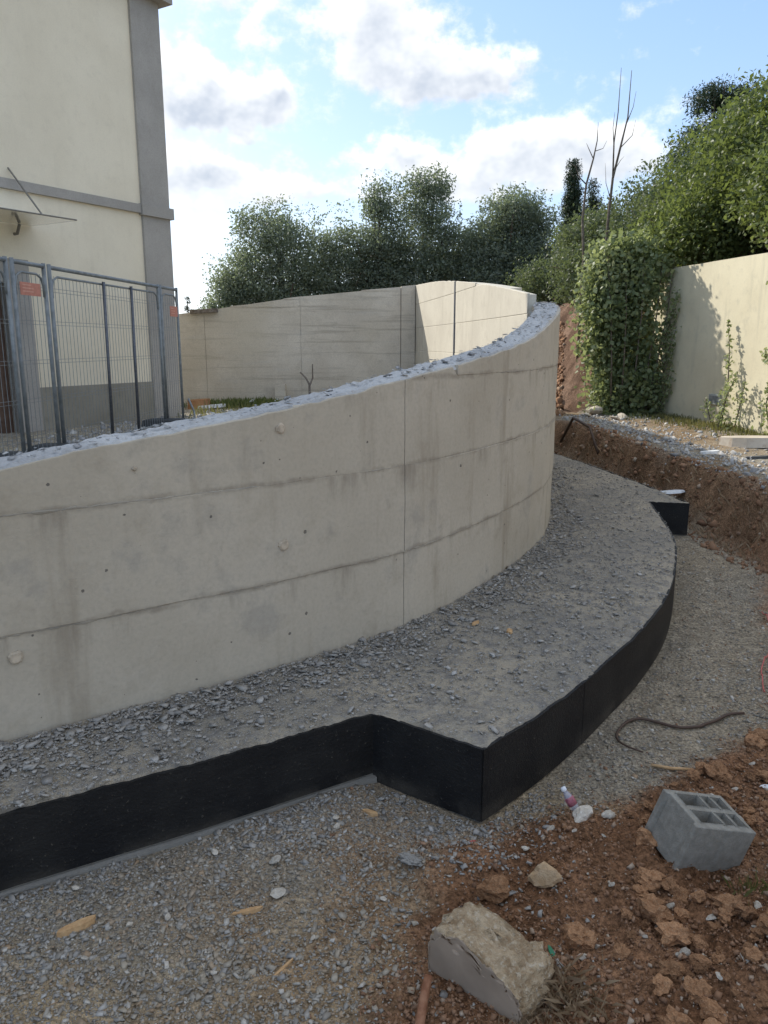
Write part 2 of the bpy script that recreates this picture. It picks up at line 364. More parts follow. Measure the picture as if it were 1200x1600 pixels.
MT['cypress'] = leafmat('cypress_foliage', (.015, .03, .016), (.028, .05, .026), (.05, .075, .04), .15)
MT['grass'] = leafmat('weeds', (.06, .075, .03), (.13, .145, .055), (.27, .23, .11), .3)
MT['dry'] = leafmat('dry_stalks', (.2, .13, .075), (.33, .23, .14), (.45, .34, .22), .04)

# ------------------------------------------------------------------ plan of the place (metres; camera over the origin)
FRONT = np.array([(-5.2, -.45), (-3.4, .87), (-2.2, 1.79), (-1.33, 2.43), (-1.03, 2.64), (-.71, 2.87), (-.34, 3.16), (.1, 3.57), (.5, 4.12), (.81, 4.65), (1.0, 5.03), (1.165, 5.43), (1.35, 6.1), (1.51, 6.9), (1.64, 7.7), (1.69, 8.3), (1.66, 8.9)])
FTOP = np.array([.92, 1.05, 1.16, 1.25, 1.30, 1.35, 1.41, 1.50, 1.58, 1.655, 1.73, 1.82, 1.91, 1.98, 2.03, 2.06, 2.08])
def smooth_path(pts, extra, step=.05):
    P3 = np.c_[pts, extra]; out = []
    for i in range(len(P3) - 1):
        p0 = P3[max(i - 1, 0)]; p1 = P3[i]; p2 = P3[i + 1]; p3 = P3[min(i + 2, len(P3) - 1)]
        for t in np.linspace(0, 1, 12, endpoint=False):
            out.append(.5 * (2 * p1 + (p2 - p0) * t + (2 * p0 - 5 * p1 + 4 * p2 - p3) * t * t + (3 * p1 - p0 - 3 * p2 + p3) * t ** 3))
    out.append(P3[-1]); out = np.array(out)
    s = np.r_[0, np.cumsum(np.hypot(*np.diff(out[:, :2], axis=0).T))]
    ss = np.arange(0, s[-1], step)
    return ss, np.c_[[np.interp(ss, s, out[:, k]) for k in range(3)]].T
fs, fp = smooth_path(FRONT, FTOP)
ft = np.gradient(fp[:, :2], axis=0); ft /= np.hypot(*ft.T)[:, None]
fn = np.c_[ft[:, 1], -ft[:, 0]]                   # outward normal
def fpt(s, d=0.0):
    x = np.interp(s, fs, fp[:, 0]); y = np.interp(s, fs, fp[:, 1]); nx = np.interp(s, fs, fn[:, 0]); ny = np.interp(s, fs, fn[:, 1])
    return x + nx * d, y + ny * d
def ftop(s): return np.interp(s, fs, fp[:, 2])
def s_near(x, y): return fs[np.argmin(np.hypot(fp[:, 0] - x, fp[:, 1] - y))]
THK = .2
REAR = np.array([(1.39, 7.7), (1.31, 8.7), (1.19, 10.0), (1.03, 11.5), (.83, 13.2), (.565, 15.25)])   # inner face
REART = np.array([2.12, 2.24, 2.38, 2.52, 2.64, 2.72])
YARD = 0.5
FOOT = [(-5.0, -.28), (-2.0, 1.49), (-1.11, 2.035), (-.63, 2.30), (-.04, 2.66), (.34, 2.40), (.54, 2.60), (.78, 2.88), (1.02, 3.2), (1.23, 3.49), (1.49, 3.91), (1.69, 4.31), (1.89, 4.79), (2.06, 5.29), (2.2, 5.91), (2.33, 6.61), (2.65, 6.53), (2.57, 7.39), (2.38, 8.56), (2.13, 9.76)]
FZ = .30
foot_poly = FOOT + [(1.4, 9.8)] + [tuple(p) for p in (fp[:, :2] - fn * .12)[::-1]]
yard_poly = [tuple(p) for p in (fp[:, :2] - fn * .12)[::4]] + [(1.5, 8.95), (1.31, 10.0), (1.15, 11.5), (.95, 13.2), (.72, 15.1), (-4, 14.95), (-30, 14.6), (-30, -8)]
SOILEDGE = [(-.05, .8), (.02, 1.6), (.06, 1.93), (.2, 2.25), (.5, 2.45), (.9, 2.62), (1.31, 2.86), (1.71, 3.13), (2.25, 4.1), (2.75, 5.4), (2.9, 6.6), (2.9, 12), (6, 12), (6, .8)]
BY = [-3, 3, 4.5, 5.6, 6.3, 7.3, 9, 11, 11.8, 12.4, 12.9, 14, 16, 30]; BX = [3.9, 3.5, 3.2, 3.02, 2.98, 2.9, 2.78, 2.74, 2.5, 1.9, .9, -2, -6, -40]
def hillx(y): return np.where(y < 13.1, 4.50 + (13 - np.minimum(y, 13)) * .147, np.interp(y, [13.1, 14, 18, 30, 60], [3.25, 2.9, 2.7, 3.0, 5]))
def zf(x, y):
    x = np.asarray(x, float); y = np.asarray(y, float)
    z = .012 * fbm(x * 3, y * 3) + .01 * fbm(x * 11 + 3, y * 11, 3)
    so = soilmask(x, y); so = so; near = np.exp(-((x - 1.0) / 1.3) ** 2 - ((y - 2.0) / 1.0) ** 2)
    z = z + near * so * (.03 + .04 * fbm(x * 5 + 9, y * 5, 4) + .07 * np.abs(fbm(x * 13, y * 13 + 4, 3)) + .02 * np.abs(fbm(x * 31, y * 31 + 4, 2)))
    z = z + .15 * np.exp(-((x - 1.32) / .42) ** 2 - ((y - 1.6) / .36) ** 2) + .05 * np.exp(-((x - .62) / .3) ** 2 - ((y - 1.5) / .25) ** 2)
    z = z + .035 * np.exp(-((x - .09) / .07) ** 2 - ((y - 2.16) / .06) ** 2)
    z = z + .038 * np.exp(-((x * .6 - y + 2.4) / .45) ** 2) * (x < .1) * sstep((.1 - x) / .3)
    bx = np.interp(y, BY, BX)
    d = x - bx + .10 * fbm(x * 1.7, y * 1.7) + .05 * fbm(x * 7, y * 7, 3)
    t = sstep(d / .34 + .35)
    z = z + t * (.5 + .03 * fbm(x * 1.1, y * 1.1)) + .03 * t * (1 - t) * 4 * fbm(x * 9, y * 9, 3)
    hd = x - hillx(y); wid = np.where(y < 13.1, .06, 1.5)
    hh = sstep(hd / wid) * np.where(y < 13.1, 2.05, 1.55) + .34 * np.clip(hd, 0, 14) * (hd > .05)
    hh = hh + (.2 * fbm(x * .9, y * .9) + .12 * fbm(x * 3.1, y * 3.1) + .05 * fbm(x * 9, y * 9, 3)) * sstep(hd / .8 + .6) * (y > 13)
    z = z + np.where(y > 2, hh, 0) * np.clip(1 - (y - 60) / 200, 0, 1)
    yd = inpoly(x, y, yard_poly)
    z = np.where(yd, YARD + .025 * fbm(x * 2.3, y * 2.3) + .012 * fbm(x * 9, y * 9), z)
    return z
def soilmask(x, y):
    ins = inpoly(x, y, SOILEDGE); d = dist_poly(x, y, SOILEDGE[:-3])
    sdist = np.where(ins, d, -d) + .16 * fbm(x * 2.6 + 4, y * 2.6) + .08 * fbm(x * 9, y * 9 + 2)
    return sstep(sdist / .22 + .4)

# ------------------------------------------------------------------ ground: one sheet out to the horizon
def axis(lo, hi, f0, f1, fine, mid0, mid1, mid):
    a = list(np.arange(f0, f1, fine)); x = f1
    while x < mid1: a.append(x); x += mid
    st = mid
    while x < hi: a.append(x); st *= 1.25; x += st
    a.append(hi); b = []; x = f0 - mid
    while x > mid0: b.append(x); x -= mid
    st = mid
    while x > lo: b.append(x); st *= 1.25; x -= st
    b.append(lo); return np.array(b[::-1] + a)
ax = axis(-1500, 1500, -1.6, 3.4, .025, -5, 9, .09); ay = axis(-300, 3000, 1.1, 5.2, .022, 0, 22, .08)
gx, gy = np.meshgrid(ax, ay); X = gx.ravel(); Y = gy.ravel(); Z = zf(X, Y)
so_ = soilmask(X, Y); bxx = X - np.interp(Y, BY, BX)
grey = np.array([.37, .32, .245]); tan = np.array([.48, .36, .22]); red = np.array([.225, .115, .06]); redl = np.array([.35, .19, .104])
nz = fbm(X * 1.3 + 2, Y * 1.3); nz2 = fbm(X * 4, Y * 4 + 8)
col = grey[None] + (tan - grey)[None] * (sstep(.5 + nz * 1.3) * np.where((X > .7) & (Y > 2.5), .3, 1))[:, None]
br = np.exp(-((X + .12) / .5) ** 2 - ((Y - 2.05) / .5) ** 2) * .95
col = col + (np.array([.36, .225, .125]) - col) * (br * sstep(.6 + nz2))[:, None]
rc = red[None] + (redl - red)[None] * sstep(.45 + nz2 * 1.1)[:, None]
col = col + (rc - col) * so_[:, None]
bank_t = sstep(bxx / .3 + .8); bk = np.array([.19, .118, .07]); bc = bk[None] + (np.array([.32, .2, .12]) - bk)[None] * sstep(.5 + nz2 * 1.2)[:, None]
col = col + (bc - col) * (bank_t * (Y > 3.5))[:, None]
top_t = sstep(bxx / .3 - .35)
tc_ = np.array([.3, .22, .14])[None] + (np.array([.36, .33, .27]) - np.array([.3, .22, .14]))[None] * sstep(.5 + nz * 1.5)[:, None]
col = col + (tc_ - col) * (top_t * (Y > 2))[:, None]
hdd = X - hillx(Y); rs = sstep(hdd / .8 + .9) * (Y > 12.6)
rr_ = np.array([.13, .08, .055])[None] + (np.array([.24, .16, .115]) - np.array([.13, .08, .055]))[None] * sstep(.5 + nz2)[:, None]
col = col + (rr_ - col) * rs[:, None]
yd = inpoly(X, Y, yard_poly); yc = np.array([.33, .3, .25])[None] + (np.array([.42, .37, .28]) - np.array([.33, .3, .25]))[None] * sstep(.5 + nz2)[:, None]
col = np.where(yd[:, None], yc, col)
far = sstep((np.hypot(X, Y) - 30) / 40); col = col + (np.array([.09, .11, .045]) - col) * far[:, None]
nxv, nyv = len(ax), len(ay); i = np.arange(nyv - 1)[:, None] * nxv + np.arange(nxv - 1)[None]
i = i.ravel(); Q = np.c_[i, i + 1, i + nxv + 1, i + nxv]
ground = tri_obj('ground', np.c_[X, Y, Z], Q, MT['earth'], smooth=True, attrs={'soilcol': col})
tag(ground, kind='structure')

# ------------------------------------------------------------------ swept concrete pieces
def sweep(path, nor, prof_fn, closed=True):
    """path (n,2), nor (n,2); prof_fn(i) -> list of (d, z); closed profile, capped ends"""
    V = []; n = len(path); m = None
    for i in range(n):
        pr = prof_fn(i); m = len(pr)
        for d, z in pr: V.append((path[i][0] + nor[i][0] * d, path[i][1] + nor[i][1] * d, z))
    F = []
    for i in range(n - 1):
        for k in range(m if closed else m - 1):
            a = i * m + k; b2 = i * m + (k + 1) % m
            F.append((a, b2, b2 + m, a + m))
    if closed: F += [tuple(range(m))[::-1], tuple((n - 1) * m + k for k in range(m))]
    return V, F
LIFT = [FZ - .05, .675, 1.09, 1.49, 9]
wall = empty('curved_retaining_wall', (.1, 3.57, FZ), 'long curved grey concrete retaining wall with broken top edge, standing on the footing', 'retaining wall')
sJ = s_near(.1, 3.57); sE = fs[-1]
COLS = [(0.0, sJ - .0015), (sJ + .0015, sE)]
jit = lambda s, k: .0035 * mn.noise(Vector((s * .9, k * 3.1, 2.2))) + .0015 * mn.noise(Vector((s * 6, k * 3.1, 9.2)))
for ci, (s0, s1) in enumerate(COLS):
    ss = np.r_[s0, fs[(fs > s0 + .01) & (fs < s1 - .01)], s1]
    pth = np.c_[fpt(ss)]; nor = np.c_[np.interp(ss, fs, fn[:, 0]), np.interp(ss, fs, fn[:, 1])]
    for k in range(4):
        def tops(s): return ftop(s) - .012 + .010 * mn.noise(Vector((s * 7, 1, 0))) + .006 * mn.noise(Vector((s * 23, 4, 0)))
        lo = LIFT[k]
        sel = [j for j, s in enumerate(ss) if tops(s) > lo + .05]
        if len(sel) < 3: continue
        p2 = pth[sel]; n2 = nor[sel]; s2 = ss[sel]
        off = [.0, .004, .001, .003][k] + (.002 if ci else 0)
        def prof(i):
            s = s2[i]; zl = lo + .004 * mn.noise(Vector((s * 3, k, 5))) + .0002; hi = (LIFT[k + 1] + .004 * mn.noise(Vector((s * 3, k + 1, 5))) - .0002) if tops(s) > LIFT[k + 1] + .05 else tops(s)
            zs = np.linspace(zl + .004, hi - .004, 6); e = .0016 + .0015 * mn.noise(Vector((s * 11, k, 1)))
            o = [(-.04, zl), (off - e, zl)] + [(off + jit(s, z * 2), z) for z in zs] + [(off - e, hi), (-.04, hi)]
            return o
        V, F = sweep(p2, n2, prof)
        obj('wall_panel', V, F, MT['wall'], wall, smooth=False)
ssC = fs[::2]; pC = fp[::2, :2]; nC = fn[::2]
V, F = sweep(pC, nC, lambda i: [(-.006, FZ - .05), (-.006, ftop(ssC[i]) - .03), (-THK, ftop(ssC[i]) - .03), (-THK, FZ - .05)])
obj('wall_core', V, F, MT['seam'], wall)
# ragged ridges where the pours meet
for k in range(1, 4):
    z0 = LIFT[k]; run = []
    def flush():
        global run
        if len(run) > 4:
            mb = MB(); mb.tube([r[0] for r in run], [r[1] for r in run], 6); mb.build('pour_seam', MT['seam'], wall)
        run = []
    for s in np.arange(.0, sE, .016):
        if ftop(s) < z0 + .06: continue
        a = mn.noise(Vector((s * 1.7, k * 7.7, 0))) + .5 * mn.noise(Vector((s * 9, k * 7.7, 3)))
        if a > -.28:
            r = max(.0006, .0028 + .004 * a + .011 * mn.noise(Vector((s * 17, k, 0))) * mn.noise(Vector((s * 2.1, k, 6))) + .003 * mn.noise(Vector((s * 41, k, 0)))); x, y = fpt(s, .0005)
            run.append(((x, y, z0 + .004 * mn.noise(Vector((s * 3, k, 5))) + .005 * mn.noise(Vector((s * 19, k, 8)))), r))
        else: flush()
    flush()
# broken top: rough strip over the wall core
ts = np.arange(0, sE, .022); ds = np.linspace(.0, -THK, 12)
TV = []
for s in ts:
    for j, d in enumerate(ds):
        x, y = fpt(s, d + (.006 * mn.noise(Vector((s * 19, 7, 0))) if j == 0 else 0) - (.0 if j else .004))
        q = Vector((x * 14, y * 14, 0)); st = math.floor(3 * (mn.noise(q * .6) + 1)) / 3
        h = .009 * st + .008 * mn.noise(q * 2.9) + .006 * mn.noise(q * 6.1) + .006 * mn.noise(Vector((x * 5, y * 5, 3)))
        z = ftop(s) - .012 + h - (.022 if j in (0, 11) else 0)
        TV.append((x, y, z))
nd = len(ds); TF = [(a * nd + k, a * nd + k + 1, (a + 1) * nd + k + 1, (a + 1) * nd + k) for a in range(len(ts) - 1) for k in range(nd - 1)]
obj('broken_top', TV, [f[::-1] for f in TF], MT['broken'], wall)
# spacer plugs left in the face
def plug(x, y, z, w, rot):
    s = s_near(x, y); px, py = fpt(s); nx, ny = np.interp(s, fs, fn[:, 0]), np.interp(s, fs, fn[:, 1]); tx, ty = -ny, nx
    mb = MB(); pts = []; n = 12
    for dd_, sc in ((-.01, 1), (.008, 1), (.012, .72)):
        for k in range(n):
            a = 2 * math.pi * k / n; r = w * sc / max(abs(math.cos(a)), abs(math.sin(a))) ** .75 * (1 + .08 * math.sin(3 * a + rot))
            u = r * math.cos(a + rot); v = r * math.sin(a + rot)
            pts.append((px + tx * u + nx * dd_, py + ty * u + ny * dd_, z + v))
    F = [(i * n + k, i * n + (k + 1) % n, (i + 1) * n + (k + 1) % n, (i + 1) * n + k) for i in range(2) for k in range(n)] + [tuple(2 * n + k for k in range(n))]
    mb.add(pts, F).build('spacer_plug', MT['plug'], wall)
plug(-.395, 3.09, .83, .022, .5); plug(-1.285, 2.46, .595, .022, .2); plug(-.41, 3.1, 1.315, .02, .9); plug(-.9, 2.74, 1.21, .008, .9)

# footing slab
def ragged(pts, step=.02, amp=.006):
    out = []
    for i in range(len(pts) - 1):
        a = np.array(pts[i]); b2 = np.array(pts[i + 1]); L = np.hypot(*(b2 - a)); n = max(1, int(L / step))
        for k in range(n): out.append(tuple(a + (b2 - a) * k / n))
    out.append(pts[-1]); return out
arc = smooth_path(np.array(FOOT[5:16]), np.zeros(11), .02)[1][:, :2]
outer = ragged(FOOT[:6]) [:-1] + [tuple(p) for p in arc] + ragged(FOOT[15:])
foot_poly = outer + [(1.4, 9.8)] + [tuple(p) for p in (fp[:, :2] - fn * .12)[::-1][::2]]
gxx, gyy = np.meshgrid(np.arange(-5.2, 2.8, .045), np.arange(-.5, 9.8, .045)); gxx = gxx.ravel() + rng.uniform(-.012, .012, gxx.size); gyy = gyy.ravel() + rng.uniform(-.012, .012, gyy.size)
ok = inpoly(gxx, gyy, foot_poly) & (dist_poly(gxx, gyy, outer) > .02); gxx, gyy = gxx[ok], gyy[ok]
npoly = len(foot_poly)
vs, es, fsx, *_ = delaunay_2d_cdt([Vector(p) for p in foot_poly] + [Vector((a, b2)) for a, b2 in zip(gxx, gyy)], [], [list(range(npoly))], 1, 1e-5)
vx = np.array([v.x for v in vs]); vy = np.array([v.y for v in vs]); de = dist_poly(vx, vy, outer)
vz = FZ + .008 * fbm(vx * 6, vy * 6) + .006 * fbm(vx * 23, vy * 23, 2) - .012 * np.clip(1 - de / .03, 0, 1) * (1 + fbm(vx * 9, vy * 9)) - .004
footing = empty('footing_slab', (.34, 2.4, 0), 'low stepped concrete footing slab with curved black coated edge under the retaining wall', 'footing')
obj('slab_top', np.c_[vx, vy, vz], fsx, MT['footing'], footing, smooth=True)
MB_ = MB()
def skirt(pts, z0, z1fn, d, thick=.012):
    P_ = np.array(pts); t = np.gradient(P_, axis=0); t /= np.hypot(*t.T)[:, None] + 1e-9; nn = np.c_[t[:, 1], -t[:, 0]]
    V, F = sweep(P_, nn, lambda i: [(d - thick, z0), (d, z0), (d + .0015 * mn.noise(Vector((*P_[i] * 3, 0))), (z0 + z1fn(P_[i])) / 2), (d, z1fn(P_[i])), (d - thick, z1fn(P_[i]))])
    return V, F
V, F = skirt(outer, .0, lambda q: FZ - .02, -.004); obj('slab_edge', V, F, MT['wallcore'], footing)
tz = lambda q: FZ - .010 + .006 * mn.noise(Vector((q[0] * 9, q[1] * 9, 0))) + .005 * mn.noise(Vector((q[0] * 40, q[1] * 40, 1)))
bz = lambda: .045
na_ = len(ragged(FOOT[:5])); nn_ = len(ragged(FOOT[4:6]))
k1 = int(np.argmin(np.hypot(arc[:, 0] - .83, arc[:, 1] - 2.94)))
segs = [ragged(FOOT[:5]), ragged(FOOT[4:6]), [tuple(p) for p in arc[:k1 + 1]], [tuple(p) for p in arc[k1:]], ragged(FOOT[15:17]), ragged(FOOT[16:])]
for gi_, sg in enumerate(segs):
    V, F = skirt(sg, .045 if gi_ == 0 else .01, tz, .004 + .0012 * (gi_ % 2)); obj('bitumen_sheet', V, F, MT['bitumen'], footing)
# lean concrete under the straight part of the footing
P_ = ragged(FOOT[:5] + [FOOT[4]])[:-1]; lo_ = np.array(ragged(FOOT[:5]))
tt = np.gradient(lo_, axis=0); tt /= np.hypot(*tt.T)[:, None]; nnn = np.c_[tt[:, 1], -tt[:, 0]]
V, F = sweep(lo_, nnn, lambda i: [(-.3, -.05), (.022 + .026 * mn.noise(Vector((*lo_[i] * 2, 0))), -.05), (.014 + .026 * mn.noise(Vector((*lo_[i] * 2, 0))), .036), (-.3, .043)])
obj('lean_concrete_bed', V, F, MT['lean'], footing)

# ------------------------------------------------------------------ rear walls
rs_, rp = smooth_path(REAR, REART, .12); rt = np.gradient(rp[:, :2], axis=0); rt /= np.hypot(*rt.T)[:, None]; rnI = np.c_[-rt[:, 1], rt[:, 0]]   # towards the yard
rear = empty('sunlit_rear_wall', (1.03, 11.5, YARD), 'sunlit pale concrete wall with a dark vertical joint, continuing behind the curved wall', 'retaining wall')
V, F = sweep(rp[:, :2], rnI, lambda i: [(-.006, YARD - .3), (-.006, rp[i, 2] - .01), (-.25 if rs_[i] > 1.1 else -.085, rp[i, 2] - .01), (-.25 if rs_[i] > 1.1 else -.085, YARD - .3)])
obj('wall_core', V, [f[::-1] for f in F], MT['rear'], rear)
RL = [YARD - .2, .68, 1.1, 1.51, 1.93, 2.36, 9]; sj = rs_[np.argmin(np.abs(rp[:, 1] - 11.5))]
for (a, b2) in ((0, sj - .05), (sj + .05, rs_[-1])):
    sel = np.r_[a, rs_[(rs_ > a + .02) & (rs_ < b2 - .02)], b2]
    pp = np.c_[np.interp(sel, rs_, rp[:, 0]), np.interp(sel, rs_, rp[:, 1])]; nn2 = np.c_[np.interp(sel, rs_, rnI[:, 0]), np.interp(sel, rs_, rnI[:, 1])]; tp = np.interp(sel, rs_, rp[:, 2])
    for k in range(6):
        idx = [j for j in range(len(sel)) if tp[j] > RL[k] + .03]
        if len(idx) < 2: continue
        def prof(i):
            j = idx[i]; hi = min(RL[k + 1] - .001, tp[j] + .01 * mn.noise(Vector((sel[j] * 8, 0, 0)))); off = .002 * (k % 3)
            return [(-.02, RL[k] + .001), (off - .004, RL[k] + .001), (off, RL[k] + .006), (off, hi - .006), (off - .004, hi), (-.02, hi)]
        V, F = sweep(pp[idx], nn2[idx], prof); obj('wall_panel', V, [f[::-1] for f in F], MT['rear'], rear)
mb = MB(); x, y = np.interp(sj, rs_, rp[:, 0]), np.interp(sj, rs_, rp[:, 1]); mb.box(x - .012, x + .02, y - .049, y + .049, YARD, 2.515); mb.build('joint_strip', MT['darkgalv'], rear)
back = empty('board_marked_back_wall', (-1.6, 14.95, YARD), 'grey board marked concrete wall across the back of the yard', 'retaining wall')
ba = np.array((.585, 14.99)); bb = np.array((-7.5, 14.62)); bu = (bb - ba) / np.hypot(*(bb - ba)); bn = np.array((bu[1], -bu[0])); bn = bn if bn[1] < 0 else -bn
def btop(l): return np.interp(l, [0, 1.5, 3, 4.4, 8.1], [2.70, 2.58, 2.40, 2.17, 1.75])
def bpt(l, d, z): q = ba + bu * l + bn * d; return (q[0], q[1], z)
lcol = [.27, 2.16, 3.95, 5.9, 8.0]
for ci in range(4):
    l0, l1 = lcol[ci] + .004, lcol[ci + 1] - .004; z = YARD - .15; r = 0
    while True:
        h = .15 + .02 * math.sin(r * 2.3 + ci); t0, t1 = btop(l0), btop(l1)
        if z > max(t0, t1) - .03: break
        lls = np.linspace(l0, l1, 60); okl = lls[np.array([btop(v) for v in lls]) > z + .01]; l1c = okl[-1]
        za, zb = min(z + h - .001, btop(l0)), min(z + h - .001, btop(l1c))
        d = .012 + .003 * mn.noise(Vector((ci * 3.3, r * 1.7, .4)))
        MB().hexa([bpt(l0, -.05, z), bpt(l1c, -.05, z), bpt(l1c, d, z), bpt(l0, d, z), bpt(l0, -.05, za), bpt(l1c, -.05, zb), bpt(l1c, d, zb), bpt(l0, d, za)]).build('board_strip', MT['board'], back)
        z += h; r += 1
V = []; 
for l in lcol: V += [bpt(l, 0, .2), bpt(l, 0, btop(l) - .004), bpt(l, -.25, btop(l) - .004), bpt(l, -.25, .2)]
F = [(i * 4 + k, i * 4 + (k + 1) % 4, i * 4 + 4 + (k + 1) % 4, i * 4 + 4 + k) for i in range(4) for k in range(4)] + [(0, 1, 2, 3), (16, 19, 18, 17)]
obj('wall_core', V, F, MT['board'], back)
MB().hexa([bpt(0, -.25, .2), bpt(.262, -.25, .2), bpt(.262, .03, .2), bpt(0, .03, .2), bpt(0, -.25, 2.715), bpt(.262, -.25, 2.69), bpt(.262, .03, 2.69), bpt(0, .03, 2.715)]).build('corner_pier', MT['board'], back)

# ------------------------------------------------------------------ house on the left
BC = np.array((-3.34, 12.5)); E1 = np.array((-.51, -.86)); ON = np.array((.86, -.51))
def hp(s, o, z): q = BC + E1 * s + ON * o; return (q[0], q[1], z)
def hbox(mb, s0, s1, o0, o1, z0, z1): return mb.hexa([hp(s0, o0, z0), hp(s0, o1, z0), hp(s1, o1, z0), hp(s1, o0, z0), hp(s0, o0, z1), hp(s0, o1, z1), hp(s1, o1, z1), hp(s1, o0, z1)])
house = empty('cream_house', (-3.34, 12.5, YARD), 'two storey cream rendered house with grey corner pilaster and string course', 'house')
mb = MB(); hbox(mb, 0.02, 2.83, -.3, 0, .3, 6.47); hbox(mb, 3.83, 15, -.3, 0, .3, 6.47); hbox(mb, 2.83, 3.83, -.3, 0, 2.45, 6.47)
hbox(mb, .02, 15, -9, -.301, .3, 6.47); mb.build('wall', MT['cream'], house)
hbox(MB(), -.03, .51, -.5, .04, .3, 6.47).build('corner_pilaster', MT['greystone'], house)
hbox(MB(), -.075, .55, -.54, .085, 3.50, 3.66).build('pilaster_band', MT['greystone'], house)
hbox(MB(), .552, 15, 0, .055, 3.525, 3.645).build('string_course', MT['greystone'], house)
mb = MB(); hbox(mb, .512, 2.498, 0, .03, .3, 1.07); hbox(mb, 4.17, 15, 0, .03, .3, 1.07); mb.build('plinth', MT['plinth'], house)
fr = MB(); hbox(fr, 2.5, 2.83, -.1, .05, .3, 2.40); hbox(fr, 3.83, 4.165, -.1, .05, .3, 2.40); hbox(fr, 2.5, 4.165, -.1, .05, 2.402, 2.69); fr.build('door_frame', MT['greystone'], house)
dr = hbox(MB(), 2.832, 3.828, -.16, -.1, .5, 2.4).build('door', MT['door'], house)
for k in range(2): hbox(MB(), 2.92, 3.74, -.1, -.085, .65 + k * .9, 1.4 + k * .85).build('door_panel', MT['door'], dr)
cn = hbox(MB(), 2.38, 4.3, 0.01, .9, 3.12, 3.135).build('canopy_pane', MT['glass'], house)
mb = MB(); mb.tube([hp(2.38, .02, 3.128), hp(2.38, .9, 3.128)], .009); mb.tube([hp(2.38, .9, 3.128), hp(4.3, .9, 3.128)], .009); mb.build('canopy_edge', MT['metal'], cn)
for s in (2.62, 4.05):
    MB().tube([hp(s, 0, 3.78), hp(s, .62, 3.14)], .011).build('tie_rod', MT['metal'], cn)
    mb = MB(); mb.tube([hp(s, 0, 3.0), hp(s, .06, 3.0), hp(s, .12, 3.11)], .02); mb.build('canopy_bracket', MT['metal'], cn)
hbox(MB(), -.16, 15.2, -9.2, .2, 6.47, 6.62).build('cornice', MT['greystone'], house)
rf = MB(); e0 = -.1; o1 = .14; rf.add([hp(e0, o1, 6.622), hp(15.3, o1, 6.622), hp(15.3, -9.3, 6.622), hp(e0, -9.3, 6.622), hp(e0, o1, 6.7), hp(15.3, o1, 6.7), hp(15.3, -9.3, 6.7), hp(e0, -9.3, 6.7), hp(4.2, -4.5, 8.2), hp(11, -4.5, 8.2)],
  [(3, 2, 1, 0), (0, 1, 5, 4), (1, 2, 6, 5), (2, 3, 7, 6), (3, 0, 4, 7), (4, 5, 9, 8), (5, 6, 9), (6, 7, 8, 9), (7, 4, 8)]); rf.build('roof', MT['rooftile'], house)

# ------------------------------------------------------------------ pale yellow boundary wall on the right
pw = empty('yellow_boundary_wall', (4.6, 11, .5), 'pale yellow rendered boundary wall in sun along the foot of the hillside', 'wall')
def pwp(y, d, z): x = 4.43 + (13 - y) * .147; return (x + d * .99, y + d * .145, z)
V = []
ys = np.linspace(13.25, 4.5, 24)
for y in ys:
    tp = 2.80 + (13 - y) * -.012 + .008 * mn.noise(Vector((y * 2, 0, 0)))
    V += [pwp(y, 0, .2), pwp(y, 0, tp), pwp(y, .3, tp), pwp(y, .3, .2)]
F = [(i * 4 + k, i * 4 + (k + 1) % 4, i * 4 + 4 + (k + 1) % 4, i * 4 + 4 + k) for i in range(len(ys) - 1) for k in range(4)] + [(3, 2, 1, 0), tuple(len(ys) * 4 - 4 + k for k in range(4))]
obj('rendered_face', V, [f[::-1] for f in F], MT['palewall'], pw)
y0 = 11.15; bxm = MB().hexa([pwp(y0, -.03, .8), pwp(y0 - .26, -.03, .8), pwp(y0 - .26, .05, .8), pwp(y0, .05, .8), pwp(y0, -.03, .94), pwp(y0 - .26, -.03, .94), pwp(y0 - .26, .05, .94), pwp(y0, .05, .94)])
bo = bxm.build('meter_box', MT['box'], pw)
MB().hexa([pwp(y0 - .02, -.036, .82), pwp(y0 - .24, -.036, .82), pwp(y0 - .24, -.02, .82), pwp(y0 - .02, -.02, .82), pwp(y0 - .02, -.036, .92), pwp(y0 - .24, -.036, .92), pwp(y0 - .24, -.02, .92), pwp(y0 - .02, -.02, .92)]).build('box_lid', MT['galv'], bo)

